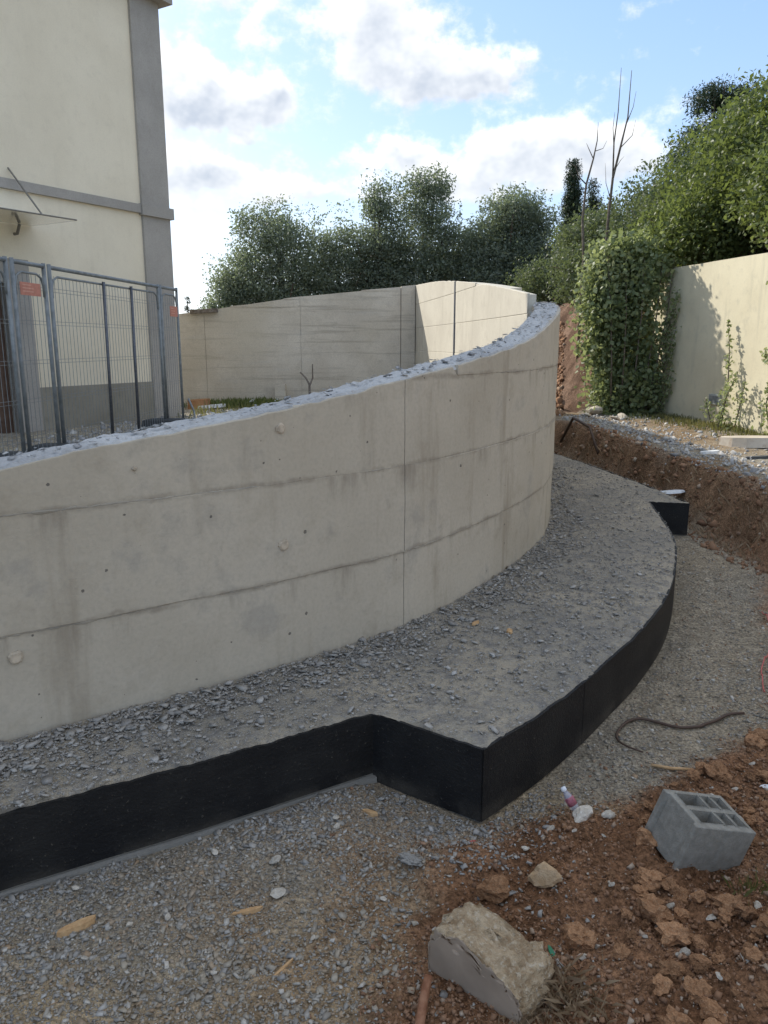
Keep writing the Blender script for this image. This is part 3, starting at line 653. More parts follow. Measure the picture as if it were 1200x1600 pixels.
# ------------------------------------------------------------------ site fence
def fx(y): return -3.0 - (11.45 - y) * .121
def fence(y0, y1, label, mids=(), z0=.55, z1=2.4, wires=True, lean=0.0, rounded=True, pr=.021):
    root = empty('site_fence', (fx(y0), y0, YARD), label, 'fence', 'temporary site fence panels')
    def q(y, z): return (fx(y) + lean * (z - z0), y, z)
    for y in (y0, y1): MB().tube([q(y, YARD - .02), q(y, z1 + .03)], pr, 10).build('post', MT['galv'], root, True)
    r = .12 if rounded else .02
    MB().tube([q(y0, z1), q(y1, z1)], .021, 8).build('top_rail', MT['galv'], root, True)
    ins = [q(y0 + .03, z1 - .3), q(y0 + .03, z1 - .2), q(y0 + .06, z1 - .12), q(y0 + .14, z1 - .085), q(y1 - .14, z1 - .085), q(y1 - .06, z1 - .12), q(y1 - .03, z1 - .2), q(y1 - .03, z1 - .3)]
    MB().tube(ins, .012, 6).build('inner_rail', MT['galv'], root, True)
    MB().tube([q(y0, z0), q(y1, z0)], .014, 8).build('bottom_rail', MT['galv'], root, True)
    if wires:
        mb = MB()
        for y in np.arange(y0 + .08, y1 - .03, .075): mb.tube([q(y, z0), q(y, z1 - .08)], .0028, 4, False)
        for z in (.72, 1.08, 1.45, 1.83, 2.16):
            for dz in (0, .035): mb.tube([q(y0, z + dz), q(y1, z + dz)], .0028, 4, False)
        mb.build('wire_mesh', MT['galv'], root)
    for ym in mids:
        MB().tube([(fx(ym) + .035, ym - .02, YARD - .02), (fx(ym) + .035, ym + .05, z1 - .06)], .019, 8).build('stiffener_bar', MT['darkgalv'], root, True)
    return root
fence(4.3, 7.40, 'steel mesh fence panel running toward the house door, left of the narrow gate')
fence(7.50, 8.04, 'narrow steel mesh gate panel with red notice between two double posts')
fence(8.14, 10.84, 'wide steel mesh fence panel with two dark stiffener bars', (9.18, 9.9))
fence(10.92, 11.5, 'narrow steel mesh fence panel by the house corner with red tag', pr=.018)
def foot_block(y, lab):
    x = fx(y); mb = MB(); V = []
    for (sx, sy, z) in ((1, 1, 0), (.94, .9, .11), (.6, .7, .13)):
        V += [(x + .34 * sx * a, y + .11 * sy * b2, YARD - .02 + z) for a, b2 in ((-1, -1), (1, -1), (1, 1), (-1, 1))]
    mb.add(V, [(3, 2, 1, 0)] + [(i * 4 + k, i * 4 + (k + 1) % 4, i * 4 + 4 + (k + 1) % 4, i * 4 + 4 + k) for i in range(2) for k in range(4)] + [(8, 9, 10, 11)])
    tag(mb.build('ballast_block', MT['rubberfoot'], origin=(x, y, YARD)), lab, 'ballast block', 'dark ballast blocks')
foot_block(10.88, 'dark fence foot block under the joint of the fence near the house corner')
foot_block(8.09, 'dark fence foot block under the double posts right of the narrow gate')
foot_block(7.45, 'dark fence foot block under the double posts left of the narrow gate')
def sign(y0, y1, z0, z1, lab):
    x0, x1 = fx(y0) + .03, fx(y1) + .03
    root = empty('notice_sign', (x0, y0, z0), lab, 'sign', 'small red fence notices')
    MB().hexa([(x0 - .008, y0, z0), (x1 - .008, y1, z0), (x1, y1, z0), (x0, y0, z0), (x0 - .008, y0, z1), (x1 - .008, y1, z1), (x1, y1, z1), (x0, y0, z1)]).build('sign_board', MT['sign'], root)
    L = y1 - y0
    for k in range(3):
        a, b2 = y0 + L * .08, y0 + L * (.62 if k else .5); z = z1 - (z1 - z0) * (.25 + .25 * k); xa, xb = fx(a) + .033, fx(b2) + .033
        MB().hexa([(xa - .004, a, z), (xb - .004, b2, z), (xb, b2, z), (xa, a, z), (xa - .004, a, z + .012), (xb - .004, b2, z + .012), (xb, b2, z + .012), (xa, a, z + .012)]).build('print_line', MT['signprint'], root)
sign(7.56, 7.9, 2.1, 2.22, 'faded red notice on the narrow gate panel')
sign(11.16, 11.42, 2.02, 2.16, 'small red tag on the fence panel by the house corner')
br_ = empty('fence_brace', (-2.86, 10.6, YARD), 'bent galvanised brace tube leaning at the foot of the end fence post', 'brace')
MB().tube([(-3.02, 9.95, .53), (-2.86, 10.9, .54), (-2.8, 11.4, .56), (-2.83, 11.5, .66), (-2.9, 11.47, .85)], .016, 8).build('tube', MT['galv'], br_, True)
MB().tube([(-2.93, 11.0, .5), (-2.93, 11.0, .57)], .02, 8).build('clamp', MT['darkgalv'], br_, True)

# ------------------------------------------------------------------ loose stones
def ico():
    bm = bmesh.new(); bmesh.ops.create_icosphere(bm, subdivisions=1, radius=1); V = np.array([v.co[:] for v in bm.verts]); T = np.array([[v.index for v in f.verts] for f in bm.faces]); bm.free(); return V, T
IV, IT = ico()
def rotm(n):
    q = rng.normal(size=(n, 4)); q /= np.linalg.norm(q, axis=1)[:, None]; w, x, y, z = q.T
    return np.stack([np.stack([1 - 2 * (y * y + z * z), 2 * (x * y - z * w), 2 * (x * z + y * w)], -1), np.stack([2 * (x * y + z * w), 1 - 2 * (x * x + z * z), 2 * (y * z - x * w)], -1), np.stack([2 * (x * z - y * w), 2 * (y * z + x * w), 1 - 2 * (x * x + y * y)], -1)], 1)
CV = np.array([(a, b2, c) for a in (-1, 1) for b2 in (-1, 1) for c in (-1, 1)], float) * .68
CT = np.array([(0, 1, 3), (0, 3, 2), (4, 6, 7), (4, 7, 5), (0, 4, 5), (0, 5, 1), (2, 3, 7), (2, 7, 6), (0, 2, 6), (0, 6, 4), (1, 5, 7), (1, 7, 3)])
def stones(name, x, y, z, r, mat, flat=.75, lay=.0, tint=None, parent=None, round_=False):
    n = len(x); BV, BT = (IV, IT) if round_ else (CV, CT); nv = len(BV)
    base = BV[None] * (1 + rng.uniform(-.33, .33, (n, nv, 1))) if round_ else BV[None] + rng.uniform(-.42, .42, (n, nv, 3))
    sc = np.stack([r * rng.uniform(.8, 1.5, n), r * rng.uniform(.7, 1.1, n), r * flat * rng.uniform(.6, 1.1, n)], -1)
    V = base * sc[:, None]
    if lay:   # keep flakes lying down with a small tilt
        a = rng.uniform(0, 6.28, n); tl = rng.normal(0, lay, (n, 2)); ca, sa = np.cos(a), np.sin(a)
        Vx = V[..., 0] * ca[:, None] - V[..., 1] * sa[:, None]; Vy = V[..., 0] * sa[:, None] + V[..., 1] * ca[:, None]
        V = np.stack([Vx, Vy, V[..., 2] + Vx * tl[:, :1] + Vy * tl[:, 1:]], -1)
    else: V = np.einsum('nij,nkj->nki', rotm(n), V)
    V = V + np.stack([x, y, z + r * .25], -1)[:, None]
    T = (BT[None] + (np.arange(n) * nv)[:, None, None]).reshape(-1, 3)
    t = rng.random(n) if tint is None else tint
    return tri_obj(name, V.reshape(-1, 3), T, mat, parent, attrs={'tint': np.repeat(t, nv)})
def scatter(n, x0, x1, y0, y1, ok, power=1.3):
    """more stones close by, where they can be seen singly"""
    xs = []; 
    while sum(map(len, xs)) < n:
        x = rng.uniform(x0, x1, n * 2); y = rng.uniform(y0, y1, n * 2)
        k = (rng.random(n * 2) < np.minimum(1, (1.8 / np.maximum(y, 1.0)) ** power)) & (np.abs(x) < .56 * y + .25) & ok(x, y)
        xs.append(np.c_[x[k], y[k]])
    p = np.concatenate(xs)[:n]; return p[:, 0], p[:, 1]
notfoot = lambda x, y: ~inpoly(x, y, foot_poly) & ~inpoly(x, y, yard_poly)
dfoot = lambda x, y: dist_poly(x, y, outer)
x, y = scatter(42000, -1.6, 2.9, 1.25, 6.6, lambda x, y: notfoot(x, y) & (dfoot(x, y) > .03) & (rng.random(len(x)) > soilmask(x, y) * .985) & (rng.random(len(x)) < .42 + .8 * fbm(x * 2.2, y * 2.2) + .25))
r = np.clip(rng.lognormal(math.log(.0024), .6, len(x)), .001, .0105)
x2, y2 = scatter(5500, -1.6, .6, 1.4, 2.8, lambda x, y: notfoot(x, y) & (dfoot(x, y) > .02) & (rng.random(len(x)) < 1.15 * np.exp(-dfoot(x, y) / .2) * (.5 + fbm(x * 3 + 1, y * 3))))
r2 = np.clip(rng.lognormal(math.log(.0034), .55, len(x2)), .0015, .014)
tag(stones('blue_gravel', x2, y2, zf(x2, y2), r2, MT['flake'], .42, .35), 'bluish grey gravel banked along the foot of the black footing edge', 'gravel', kind='stuff')
tag(stones('gravel', x, y, zf(x, y), r, MT['gravel'], .45, .35), 'grey crushed stone gravel strewn over the trench floor', 'gravel', kind='stuff')
x, y = scatter(38000, -1.6, 2.9, 2.0, 9, lambda x, y: inpoly(x, y, foot_poly) & (dist_poly(x, y, fp[::6, :2]) > .015) & ~inpoly(x, y, [tuple(p) for p in fp[::3, :2]] + [(1.6, 12), (-8, 12)]) & (rng.random(len(x)) < .45 + .6 * np.exp(-dist_poly(x, y, fp[::6, :2]) / .25) + .5 * fbm(x * 2.4, y * 2.4)), 1.0)
dw = dist_poly(x, y, fp[::6, :2]); r = np.clip(rng.lognormal(math.log(.0028), .7, len(x)), .001, .02) * np.where(dw < .25, 1.1, .75)
tn = np.clip(rng.random(len(x)) * .8 + .2 * np.exp(-dw / .3), 0, 1)
tag(stones('concrete_flakes', x, y, np.full(len(x), FZ) + .002, r, MT['flake'], .35, .22), 'blue grey concrete flakes littering the footing slab', 'flakes', kind='stuff')
x, y = scatter(20000, -.2, 2.9, 1.25, 5.6, lambda x, y: notfoot(x, y) & (dfoot(x, y) > .03) & (rng.random(len(x)) < soilmask(x, y) * (.55 + .8 * fbm(x * 3, y * 3)) + .015))
r = np.clip(rng.lognormal(math.log(.0024), .62, len(x)), .001, .009)
tag(stones('earth_crumbs', x, y, zf(x, y), r, MT['crumb'], .9), 'crumbly red brown soil beside the footing', 'soil', kind='stuff')
s = rng.uniform(2.2, sE - .1, 1100); d = -rng.random(len(s)) ** .8 * (THK - .01) - .004; x, y = fpt(s, d)
r = np.clip(rng.lognormal(math.log(.005), .55, len(s)), .002, .018)
tag(stones('wall_top_flakes', x, y, ftop(s) - .004 + .012 * rng.random(len(s)), r, MT['whiteflake'], .22, .2), 'pale concrete flakes lying along the broken wall top', 'flakes', kind='stuff')
n = 5200; x = rng.uniform(2.6, 5.0, n * 3); y = rng.uniform(5.2, 12.6, n * 3); bd = x - np.interp(y, BY, BX)
k = (bd > .15) & (x < hillx(y) - .15) & (rng.random(n * 3) < .12 + .7 * np.exp(-((x - 3.45 + (y - 7) * .04) / .28) ** 2)); x, y = x[k][:n], y[k][:n]
tag(stones('bank_gravel', x, y, zf(x, y), np.clip(rng.lognormal(math.log(.009), .6, len(x)), .004, .05), MT['whiteflake'], .5), 'pale sunlit gravel along the top of the earth bank', 'gravel', kind='stuff')
n = 4200; x = rng.uniform(-4.2, .8, n); y = rng.uniform(8.2, 14.8, n); k = inpoly(x, y, yard_poly) & ((x + 3.34) * .86 - (y - 12.5) * .51 > .15); x, y = x[k], y[k]
tag(stones('yard_rubble', x, y, zf(x, y), np.clip(rng.lognormal(math.log(.013), .6, len(x)), .005, .07), MT['whiteflake'], .5), 'pale crushed rubble spread over the yard behind the fence', 'rubble', kind='stuff')
n = 2500; y = rng.uniform(5.2, 11.5, n); x = np.interp(y, BY, BX) + rng.uniform(-.35, .25, n)
tag(stones('bank_crumbs', x, y, zf(x, y), np.clip(rng.lognormal(math.log(.009), .6, n), .004, .04), MT['crumb'], .8), 'loose brown earth crumbs on the cut bank', 'soil', kind='stuff')

# individual clods and stones (shared meshes)
def lump_mesh(name, seed, rough, mat, sub=2, sq=(1, .85, .7), facet=False):
    bm = bmesh.new(); bmesh.ops.create_icosphere(bm, subdivisions=sub, radius=1); o = Vector((seed * 7.3, seed * 1.9, 3))
    for v in bm.verts:
        d = v.co.normalized(); f = 1 + rough * mn.noise(d * 1.3 + o) + rough * .6 * mn.noise(d * 3.1 + o) + rough * .45 * mn.noise(d * 7 + o)
        if facet:
            for k in range(5):
                pn = Vector((mn.noise(o + Vector((k * 3.1, 0, 0))), mn.noise(o + Vector((0, k * 3.1, 0))), mn.noise(o + Vector((0, 0, k * 3.1))))).normalized()
                t = d.dot(pn)
                if t > .55: f = min(f, .62 / t)
        v.co = Vector((d.x * sq[0], d.y * sq[1], d.z * sq[2])) * f
    me = bpy.data.meshes.new(name); bm.to_mesh(me); bm.free(); me.materials.append(mat)
    me.polygons.foreach_set('use_smooth', [False] * len(me.polygons)); return me
CLOD = [lump_mesh('earth_clod', k, .6, MT['clod'], 3) for k in range(8)]
STONE = [lump_mesh('pale_stone', 20 + k, .45, MT['stone'], 2, (1, .7, .5), True) for k in range(8)]
def put(me, name, x, y, r, label, cat, group=None, sink=.35, z=None):
    o = bpy.data.objects.new(name, me); C.objects.link(o)
    zz = float(zf(np.array([x]), np.array([y]))[0]) if z is None else z
    o.scale = (r, r * random.uniform(.85, 1.1), r * random.uniform(.8, 1.05)); o.location = (x, y, zz + r * .7 * (1 - 2 * sink)); o.rotation_euler = (random.uniform(-.4, .4), random.uniform(-.4, .4), random.uniform(0, 6.28))
    return tag(o, label, cat, group)
x, y = scatter(285, .2, 2.4, 1.3, 4.6, lambda x, y: notfoot(x, y) & (dfoot(x, y) > .06) & (soilmask(x, y) > .8) & (np.hypot(x - 1.05, y - 2.1) > .2) & ((x - .27) ** 2 / .05 + (y - 1.68) ** 2 / .03 > 1) & (rng.random(len(x)) < .16 + .9 * (x > .66 + .25 * (y - 1.6))), 1.6)
LM = [((1.05, 2.1), 'beside the hollow block'), ((.27, 1.68), 'beside the broken concrete chunk'), ((.49, 2.04), 'around the tan rock'), ((.68, 2.42), 'near the plastic bottle'), ((1.3, 3.05), 'beside the rubber hose'), ((1.95, 3.7), 'beside the red tape'), ((1.15, 1.6), 'in the heap before the hollow block'), ((1.35, 2.6), 'behind the hollow block')]
def where(a, b2): return min(LM, key=lambda m_: (m_[0][0] - a) ** 2 + (m_[0][1] - b2) ** 2)[1]
for a, b2 in zip(x, y):
    put(random.choice(CLOD), 'earth_clod', a, b2, (rc_ := float(np.clip(rng.lognormal(math.log(.0165), .5), .008, .044))), ('large' if rc_ > .021 else 'middle sized' if rc_ > .014 else 'small') + ' red brown earth clod ' + where(a, b2), 'clod', 'red earth clods', .08)
x, y = scatter(55, .2, 2.4, 1.3, 4.6, lambda x, y: notfoot(x, y) & (dfoot(x, y) > .06) & (soilmask(x, y) > .7) & (np.hypot(x - 1.05, y - 2.1) > .2) & ((x - .27) ** 2 / .05 + (y - 1.68) ** 2 / .03 > 1), 1.6)
for a, b2 in zip(x, y):
    put(random.choice(STONE), 'pale_stone', a, b2, float(rng.uniform(.006, .017)), 'small pale limestone ' + where(a, b2), 'stone', 'pale stones among the clods', .3)
for (a, b2, r) in ((.78, 2.38, .03), (.46, 2.2, .018), (1.18, 1.78, .03), (1.12, 1.66, .028), (1.06, 1.88, .022), (.92, 1.66, .02), (.9, 1.83, .016), (.86, 1.78, .015), (1.0, 1.78, .013), (.78, 1.7, .017), (.73, 1.67, .014), (1.2, 2.0, .02), (.83, 1.6, .016), (.56, 2.28, .02), (.62, 1.95, .008)):
    put(STONE[int(a * 10) % 8], 'pale_stone', a, b2, r, 'bright pale limestone ' + where(a, b2), 'stone', 'pale stones among the clods', .15)
for (a, b2, r) in ((-.68, 2.35, .026), (-.32, 2.01, .024), (-.35, 2.15, .02), (-.17, 2.38, .015), (-.16, 2.33, .014), (-.55, 2.2, .016), (-.93, 2.02, .014), (-.62, 1.9, .013), (-.72, 1.87, .014), (-.8, 1.75, .012), (-.2, 1.85, .011), (-.45, 1.72, .012), (.0, 2.02, .013), (-.1, 1.75, .011)):
    r *= 1.1; put(STONE[int(abs(a) * 50) % 8], 'white_stone_chip', a, b2, r, ('larger' if r > .016 else 'tiny') + ' white stone chip on the grey gravel ' + ('beside the thick batten end' if a < -.58 else 'beside the thin orange splinter' if a < -.3 else 'by the footing notch' if b2 > 2.2 else 'left of the broken chunk'), 'stone', 'white chips on the gravel', .15)
put(CLOD[2], 'earth_clod', .15, 2.58, .03, 'single round red clod tucked against the notch of the footing', 'clod', None, .2)
put(lump_mesh('tan_rock', 41, .35, MT['tanrock'], 3, (1, .9, .8), True), 'tan_rock', .49, 2.04, .05, 'angular tan rock on bare soil between broken chunk and hollow block', 'stone', None, .2)
put(lump_mesh('flat_rock', 42, .3, MT['stone'], 3, (1, .75, .55), True), 'buff_rock', .70, 2.40, .05, 'buff rock under the plastic bottle', 'stone', None, .25)
for (a, b2, r, lab) in ((3.42, 12.6, .2, 'pale boulder at the foot of the ivy column'), (3.72, 12.0, .1, 'pale stone lying in grass in front of the ivy column'), (3.55, 11.9, .08, 'small pale stone beside the boulder by the ivy'), (3.25, 12.3, .09, 'whitish stone left of the boulder by the ivy'), (3.95, 9.6, .06, 'white stone on the bank in front of the broken slab')):
    put(random.choice(STONE), 'pale_boulder', a, b2, r, lab, 'stone', None, .25)
put(lump_mesh('grey_lump', 51, .5, MT['mortar'], 4, (1, .9, .22)), 'mortar_lump', .09, 2.16, .042, 'dark grey lump of mortar on the gravel', 'mortar lump', None, .45)

# ------------------------------------------------------------------ hollow concrete block
RB = np.array([[.25, .92, .3], [-.96, .27, -.05], [-.13, -.28, .95]]); u_, s_, v_ = np.linalg.svd(RB); RB = u_ @ v_
bw, bl_, bh = .178, .225, .178; B0 = np.array((.954, 2.059, .222))
blk = empty('hollow_block', tuple(B0 + RB @ np.array((-bw / 2, bl_ / 2, -bh))), 'grey hollow concrete block tipped on its side in the red soil', 'concrete block')
def blk_build():
    xs = [-bw, -bw + .022, -bw / 2 - .011, -bw / 2 + .011, -.022, 0]; ysb = [0, .022, .108, .122, .156, .169, .203, bl_]
    hole = lambda i, j: (i in (1, 3)) and (j in (1, 3, 5))
    nx, ny = len(xs), len(ysb); V = []; idx = {}
    def vid(i, j, z):
        k = (i, j, z)
        if k not in idx:
            w = .0025 * mn.noise(Vector((xs[i] * 60, ysb[j] * 60, z * 5))); idx[k] = len(V); V.append((xs[i] + w, ysb[j] + (w if ysb[j] > .03 else 0), -bh * z + w))
        return idx[k]
    F = []
    for i in range(nx - 1):
        for j in range(ny - 1):
            if hole(i, j):
                c = [(i, j), (i + 1, j), (i + 1, j + 1), (i, j + 1)]
                for a in range(4):
                    p0, p1 = c[a], c[(a + 1) % 4]; F.append((vid(*p0, 0), vid(*p1, 0), vid(*p1, 1), vid(*p0, 1))[::-1])
            else:
                F.append((vid(i, j, 0), vid(i + 1, j, 0), vid(i + 1, j + 1, 0), vid(i, j + 1, 0))); F.append((vid(i, j, 1), vid(i, j + 1, 1), vid(i + 1, j + 1, 1), vid(i + 1, j, 1)))
    for i in range(nx - 1):
        F.append((vid(i, 0, 0), vid(i, 0, 1), vid(i + 1, 0, 1), vid(i + 1, 0, 0))); F.append((vid(i, ny - 1, 0), vid(i + 1, ny - 1, 0), vid(i + 1, ny - 1, 1), vid(i, ny - 1, 1)))
    for j in range(ny - 1):
        F.append((vid(0, j, 0), vid(0, j + 1, 0), vid(0, j + 1, 1), vid(0, j, 1))); F.append((vid(nx - 1, j, 0), vid(nx - 1, j, 1), vid(nx - 1, j + 1, 1), vid(nx - 1, j + 1, 0)))
    return np.array(V) @ RB.T + B0, F
V, F = blk_build(); bo = obj('block_body', V, F, MT['block'], blk)
bv = bo.modifiers.new('bevel', 'BEVEL'); bv.width = .0035; bv.segments = 2; bv.limit_method = 'ANGLE'
for x0, x1 in ((-bw, -bw + .026), (-.026, 0)):
    P8 = [(x0, -.012, -bh), (x1, -.012, -bh), (x1, .002, -bh), (x0, .002, -bh), (x0, -.012, 0), (x1, -.012, 0), (x1, .002, 0), (x0, .002, 0)]
    if x0 < -.1: P8[1] = (x1 - .008, -.012, -bh); P8[5] = (x1 - .008, -.012, 0)
    else: P8[0] = (x0 + .008, -.012, -bh); P8[4] = (x0 + .008, -.012, 0)
    fo = obj('end_flange', np.array(P8) @ RB.T + B0, [(0, 3, 2, 1), (4, 5, 6, 7), (0, 1, 5, 4), (1, 2, 6, 5), (2, 3, 7, 6), (3, 0, 4, 7)], MT['block'], blk)
    bv = fo.modifiers.new('bevel', 'BEVEL'); bv.width = .003; bv.segments = 2

# ------------------------------------------------------------------ broken lump of concrete in the foreground
ch = empty('broken_concrete_chunk', (.27, 1.68, 0), 'broken chunk of rubble concrete with one smooth face, beside a red stick', 'concrete chunk')
def chunk():
    bm = bmesh.new(); bmesh.ops.create_icosphere(bm, subdivisions=5, radius=1)
    U = Vector((.72, -.69, 0)).normalized(); Vv = Vector((.69, .72, 0)).normalized(); fnrm = (-Vv + Vector((0, 0, -.12))).normalized()
    for v in bm.verts:
        d = v.co.normalized(); pw_ = lambda a, e: math.copysign(abs(a) ** e, a)
        q = U * pw_(d.x, .6) * .145 + Vv * pw_(d.y, .6) * .125 + Vector((0, 0, 1)) * pw_(d.z, .42) * .125
        a = .03 * mn.noise(q * 11 + Vector((3, 1, 1))) + .018 * mn.noise(q * 31) + .012 * mn.noise(q * 75) + .007 * mn.noise(q * 160)
        q += d * a; q.z += -.1 * q.dot(U) * (1 if d.z > 0 else 0); t = q.dot(fnrm)
        if t > .05: q -= fnrm * (t - .05 - .001 * mn.noise(q * 30))
        v.co = q
    bm.normal_update()
    V = [v.co + Vector((.262, 1.66, .05)) for v in bm.verts]; A = []; B_ = []
    for f in bm.faces:
        c = f.calc_center_median(); (B_ if c.dot(fnrm) > .0485 else A).append([v.index for v in f.verts])
    bm.free(); return V, A, B_
V, A, B_ = chunk()
def sub(V, F):
    u = sorted({i for f in F for i in f}); m_ = {i: k for k, i in enumerate(u)}; return [V[i][:] for i in u], [[m_[i] for i in f] for f in F]
obj('rough_body', *sub(V, A), MT['rubble'], ch, True); obj('smooth_face', *sub(V, B_), MT['cut'], ch, True)

# ------------------------------------------------------------------ sticks, scraps, hose, bottle
def gz(x, y): return float(zf(np.array([x]), np.array([y]))[0])
def scrap(name, x, y, z, L, w, h, rot, label, cat='wood scrap', mat='wood', group=None, tilt=.06):
    mb = MB(); V = []; n = 6; ca, sa = math.cos(rot), math.sin(rot)
    for i in range(n):
        t = i / (n - 1) - .5; ww = w * (1 - .5 * abs(t) ** 2 * 2) * (1 + .2 * mn.noise(Vector((i * 1.3, x * 9, y)))); 
        if i in (0, n - 1): ww *= .55
        for (a, b2) in ((-1, 0), (1, 0), (.85, 1), (-.8, 1)):
            lx = t * L + .004 * a; ly = a * ww / 2; V.append((x + lx * ca - ly * sa, y + lx * sa + ly * ca, z + b2 * h + t * L * tilt - .003))
    F = [(i * 4 + k, i * 4 + (k + 1) % 4, i * 4 + 4 + (k + 1) % 4, i * 4 + 4 + k) for i in range(n - 1) for k in range(4)] + [(3, 2, 1, 0), tuple((n - 1) * 4 + k for k in range(4))]
    o = mb.add(V, F).build(name, MT[mat], origin=(x, y, z)); return tag(o, label, cat, group)
scrap('wood_scrap', -.865, 1.86, gz(-.865, 1.86), .10, .03, .02, .55, 'thick broken end of a wooden batten on the gravel')
scrap('wood_scrap', -.40, 1.94, gz(-.4, 1.94), .085, .018, .012, .25, 'thin pointed splinter of orange wood on the gravel')
scrap('wood_scrap', -.05, 2.43, gz(-.05, 2.43), .055, .024, .012, -.6, 'short wood chip on the gravel close to the footing notch')
scrap('wood_scrap', .45, 3.57, FZ + .005, .05, .025, .01, .7, 'small wood chip on the footing slab near the curved wall')
scrap('wood_scrap', .60, 3.46, FZ + .005, .04, .03, .01, 1.3, 'squarish yellow wood chip in the middle of the footing slab')
scrap('wood_scrap', -.27, 1.74, gz(-.27, 1.74), .075, .009, .006, .9, 'very thin pale sliver of wood on the gravel')
def stick(name, pts, rs, label, mat='redwood', cat='stick', n=8):
    mb = MB(); mb.tube(pts, rs, n); return tag(mb.build(name, MT[mat], smooth=True, origin=pts[0]), label, cat)
stick('wooden_stick', [(.075, 1.50, .005), (.085, 1.545, .035), (.1, 1.60, .075), (.112, 1.635, .098)], [.012, .0125, .0115, .011], 'reddish peeled stick leaning up against the broken concrete chunk')
stick('wooden_stick', [(1.06, 2.76, gz(1.06, 2.76) + .012), (1.13, 2.73, gz(1.13, 2.73) + .012), (1.2, 2.70, gz(1.2, 2.7) + .01)], [.006, .007, .005], 'short thin stick on the gravel above the hollow block', 'wood')
hp_ = [(1.06, 2.86), (1.0, 2.92), (.99, 2.99), (1.04, 3.08), (1.13, 3.15), (1.21, 3.13), (1.28, 3.08), (1.36, 3.08), (1.46, 3.13), (1.55, 3.19), (1.63, 3.2)]
hs, hq = smooth_path(np.array(hp_), np.zeros(len(hp_)), .03)
stick('rubber_hose', [(a, b2, gz(a, b2) + .012) for a, b2, _ in hq], [.004 + .003 * min(1, i / len(hq) * 2) for i in range(len(hq))], 'dark brown rubber hose curling over the gravel', 'hose', 'hose')
rp_ = [(2.36, 4.55), (2.3, 4.3), (2.2, 4.1), (2.12, 3.95), (1.95, 3.7), (1.86, 3.5), (1.83, 3.42)]
hs, hq = smooth_path(np.array(rp_), np.zeros(len(rp_)), .05)
stick('red_tape', [(a, b2, gz(a, b2) + .01 + .02 * (i % 5 == 2)) for i, (a, b2, _) in enumerate(hq)], [.0035] * len(hq), 'torn strip of red warning tape trailing over the gravel', 'tape_red', 'tape', 5)
# bottle leaning on the buff rock
bt = empty('plastic_bottle', (.665, 2.43, .04), 'small plastic bottle with white cap and dark red label leaning on a rock', 'bottle')
axv = Vector((-.5, .3, .8)).normalized(); b0 = Vector((.675, 2.425, .045))
def lathe(prof, n=14): 
    q = axv.orthogonal().normalized(); w = axv.cross(q); V = []
    for r, h in [(a_ * .78, c_ * .78) for a_, c_ in prof]: V += [tuple(b0 + axv * h + (q * math.cos(6.2832 * k / n) + w * math.sin(6.2832 * k / n)) * r) for k in range(n)]
    m_ = len(prof); return V, [(i * n + k, i * n + (k + 1) % n, (i + 1) * n + (k + 1) % n, (i + 1) * n + k) for i in range(m_ - 1) for k in range(n)] + [tuple(range(n))[::-1], tuple((m_ - 1) * n + k for k in range(n))]
obj('bottle_body', *lathe([(.018, 0), (.022, .004), (.022, .05), (.017, .065), (.012, .08), (.009, .088), (.009, .092)]), MT['pet'], bt, True)
obj('label_band', *lathe([(.0226, .018), (.0226, .05), (.0195, .058)]), MT['labelred'], bt, True)
obj('cap', *lathe([(.0115, .088), (.0125, .092), (.0125, .104), (.009, .107)]), MT['plastic'], bt, True)
scrap('green_plastic_shard', .445, 1.735, .075, .03, .012, .003, 1.9, 'green plastic shard stuck beside the broken chunk', 'plastic shard', 'green', tilt=.6)
scrap('red_plastic_shard', .29, 2.27, gz(.29, 2.27) + .002, .03, .012, .006, .2, 'tiny red plastic scrap by the footing corner', 'plastic shard', 'tape_red')
scrap('white_tile_shard', 1.42, 2.55, gz(1.42, 2.55), .06, .03, .012, -.2, 'flat white shard on the soil behind the hollow block', 'shard', 'sheet')
scrap('buff_brick_piece', 1.19, 2.36, gz(1.19, 2.36), .1, .07, .03, -.5, 'buff brick piece leaning behind the hollow block', 'brick piece', 'stone', tilt=-.3)
scrap('white_sheet', 2.76, 7.3, .24, .3, .14, .012, .1, 'white sheet scrap between footing corner and earth bank', 'sheet', 'sheet')
scrap('broken_slab', 4.25, 8.75, gz(4.25, 8.75) + .0, .75, .35, .11, -.55, 'broken grey concrete slab lying on the bank by the yellow wall', 'slab', 'stone')
scrap('flat_stone', 3.5, 8.2, gz(3.5, 8.2), .22, .1, .03, .2, 'flat white stone on the pale gravel of the bank', 'stone', 'sheet')
scrap('dark_flat_stone', 3.8, 7.75, gz(3.8, 7.75), .24, .08, .03, .0, 'dark flat stone on the bank gravel', 'stone', 'rubberfoot')
stick('bent_rebar', [(2.62, 11.35, gz(2.62, 11.35) + .1), (2.68, 10.9, .62), (2.76, 10.3, .55), (2.78, 9.9, gz(2.78, 9.9) + .01)], [.02] * 4, 'rusty bar sticking out of the top of the earth bank', 'hose', 'bar')
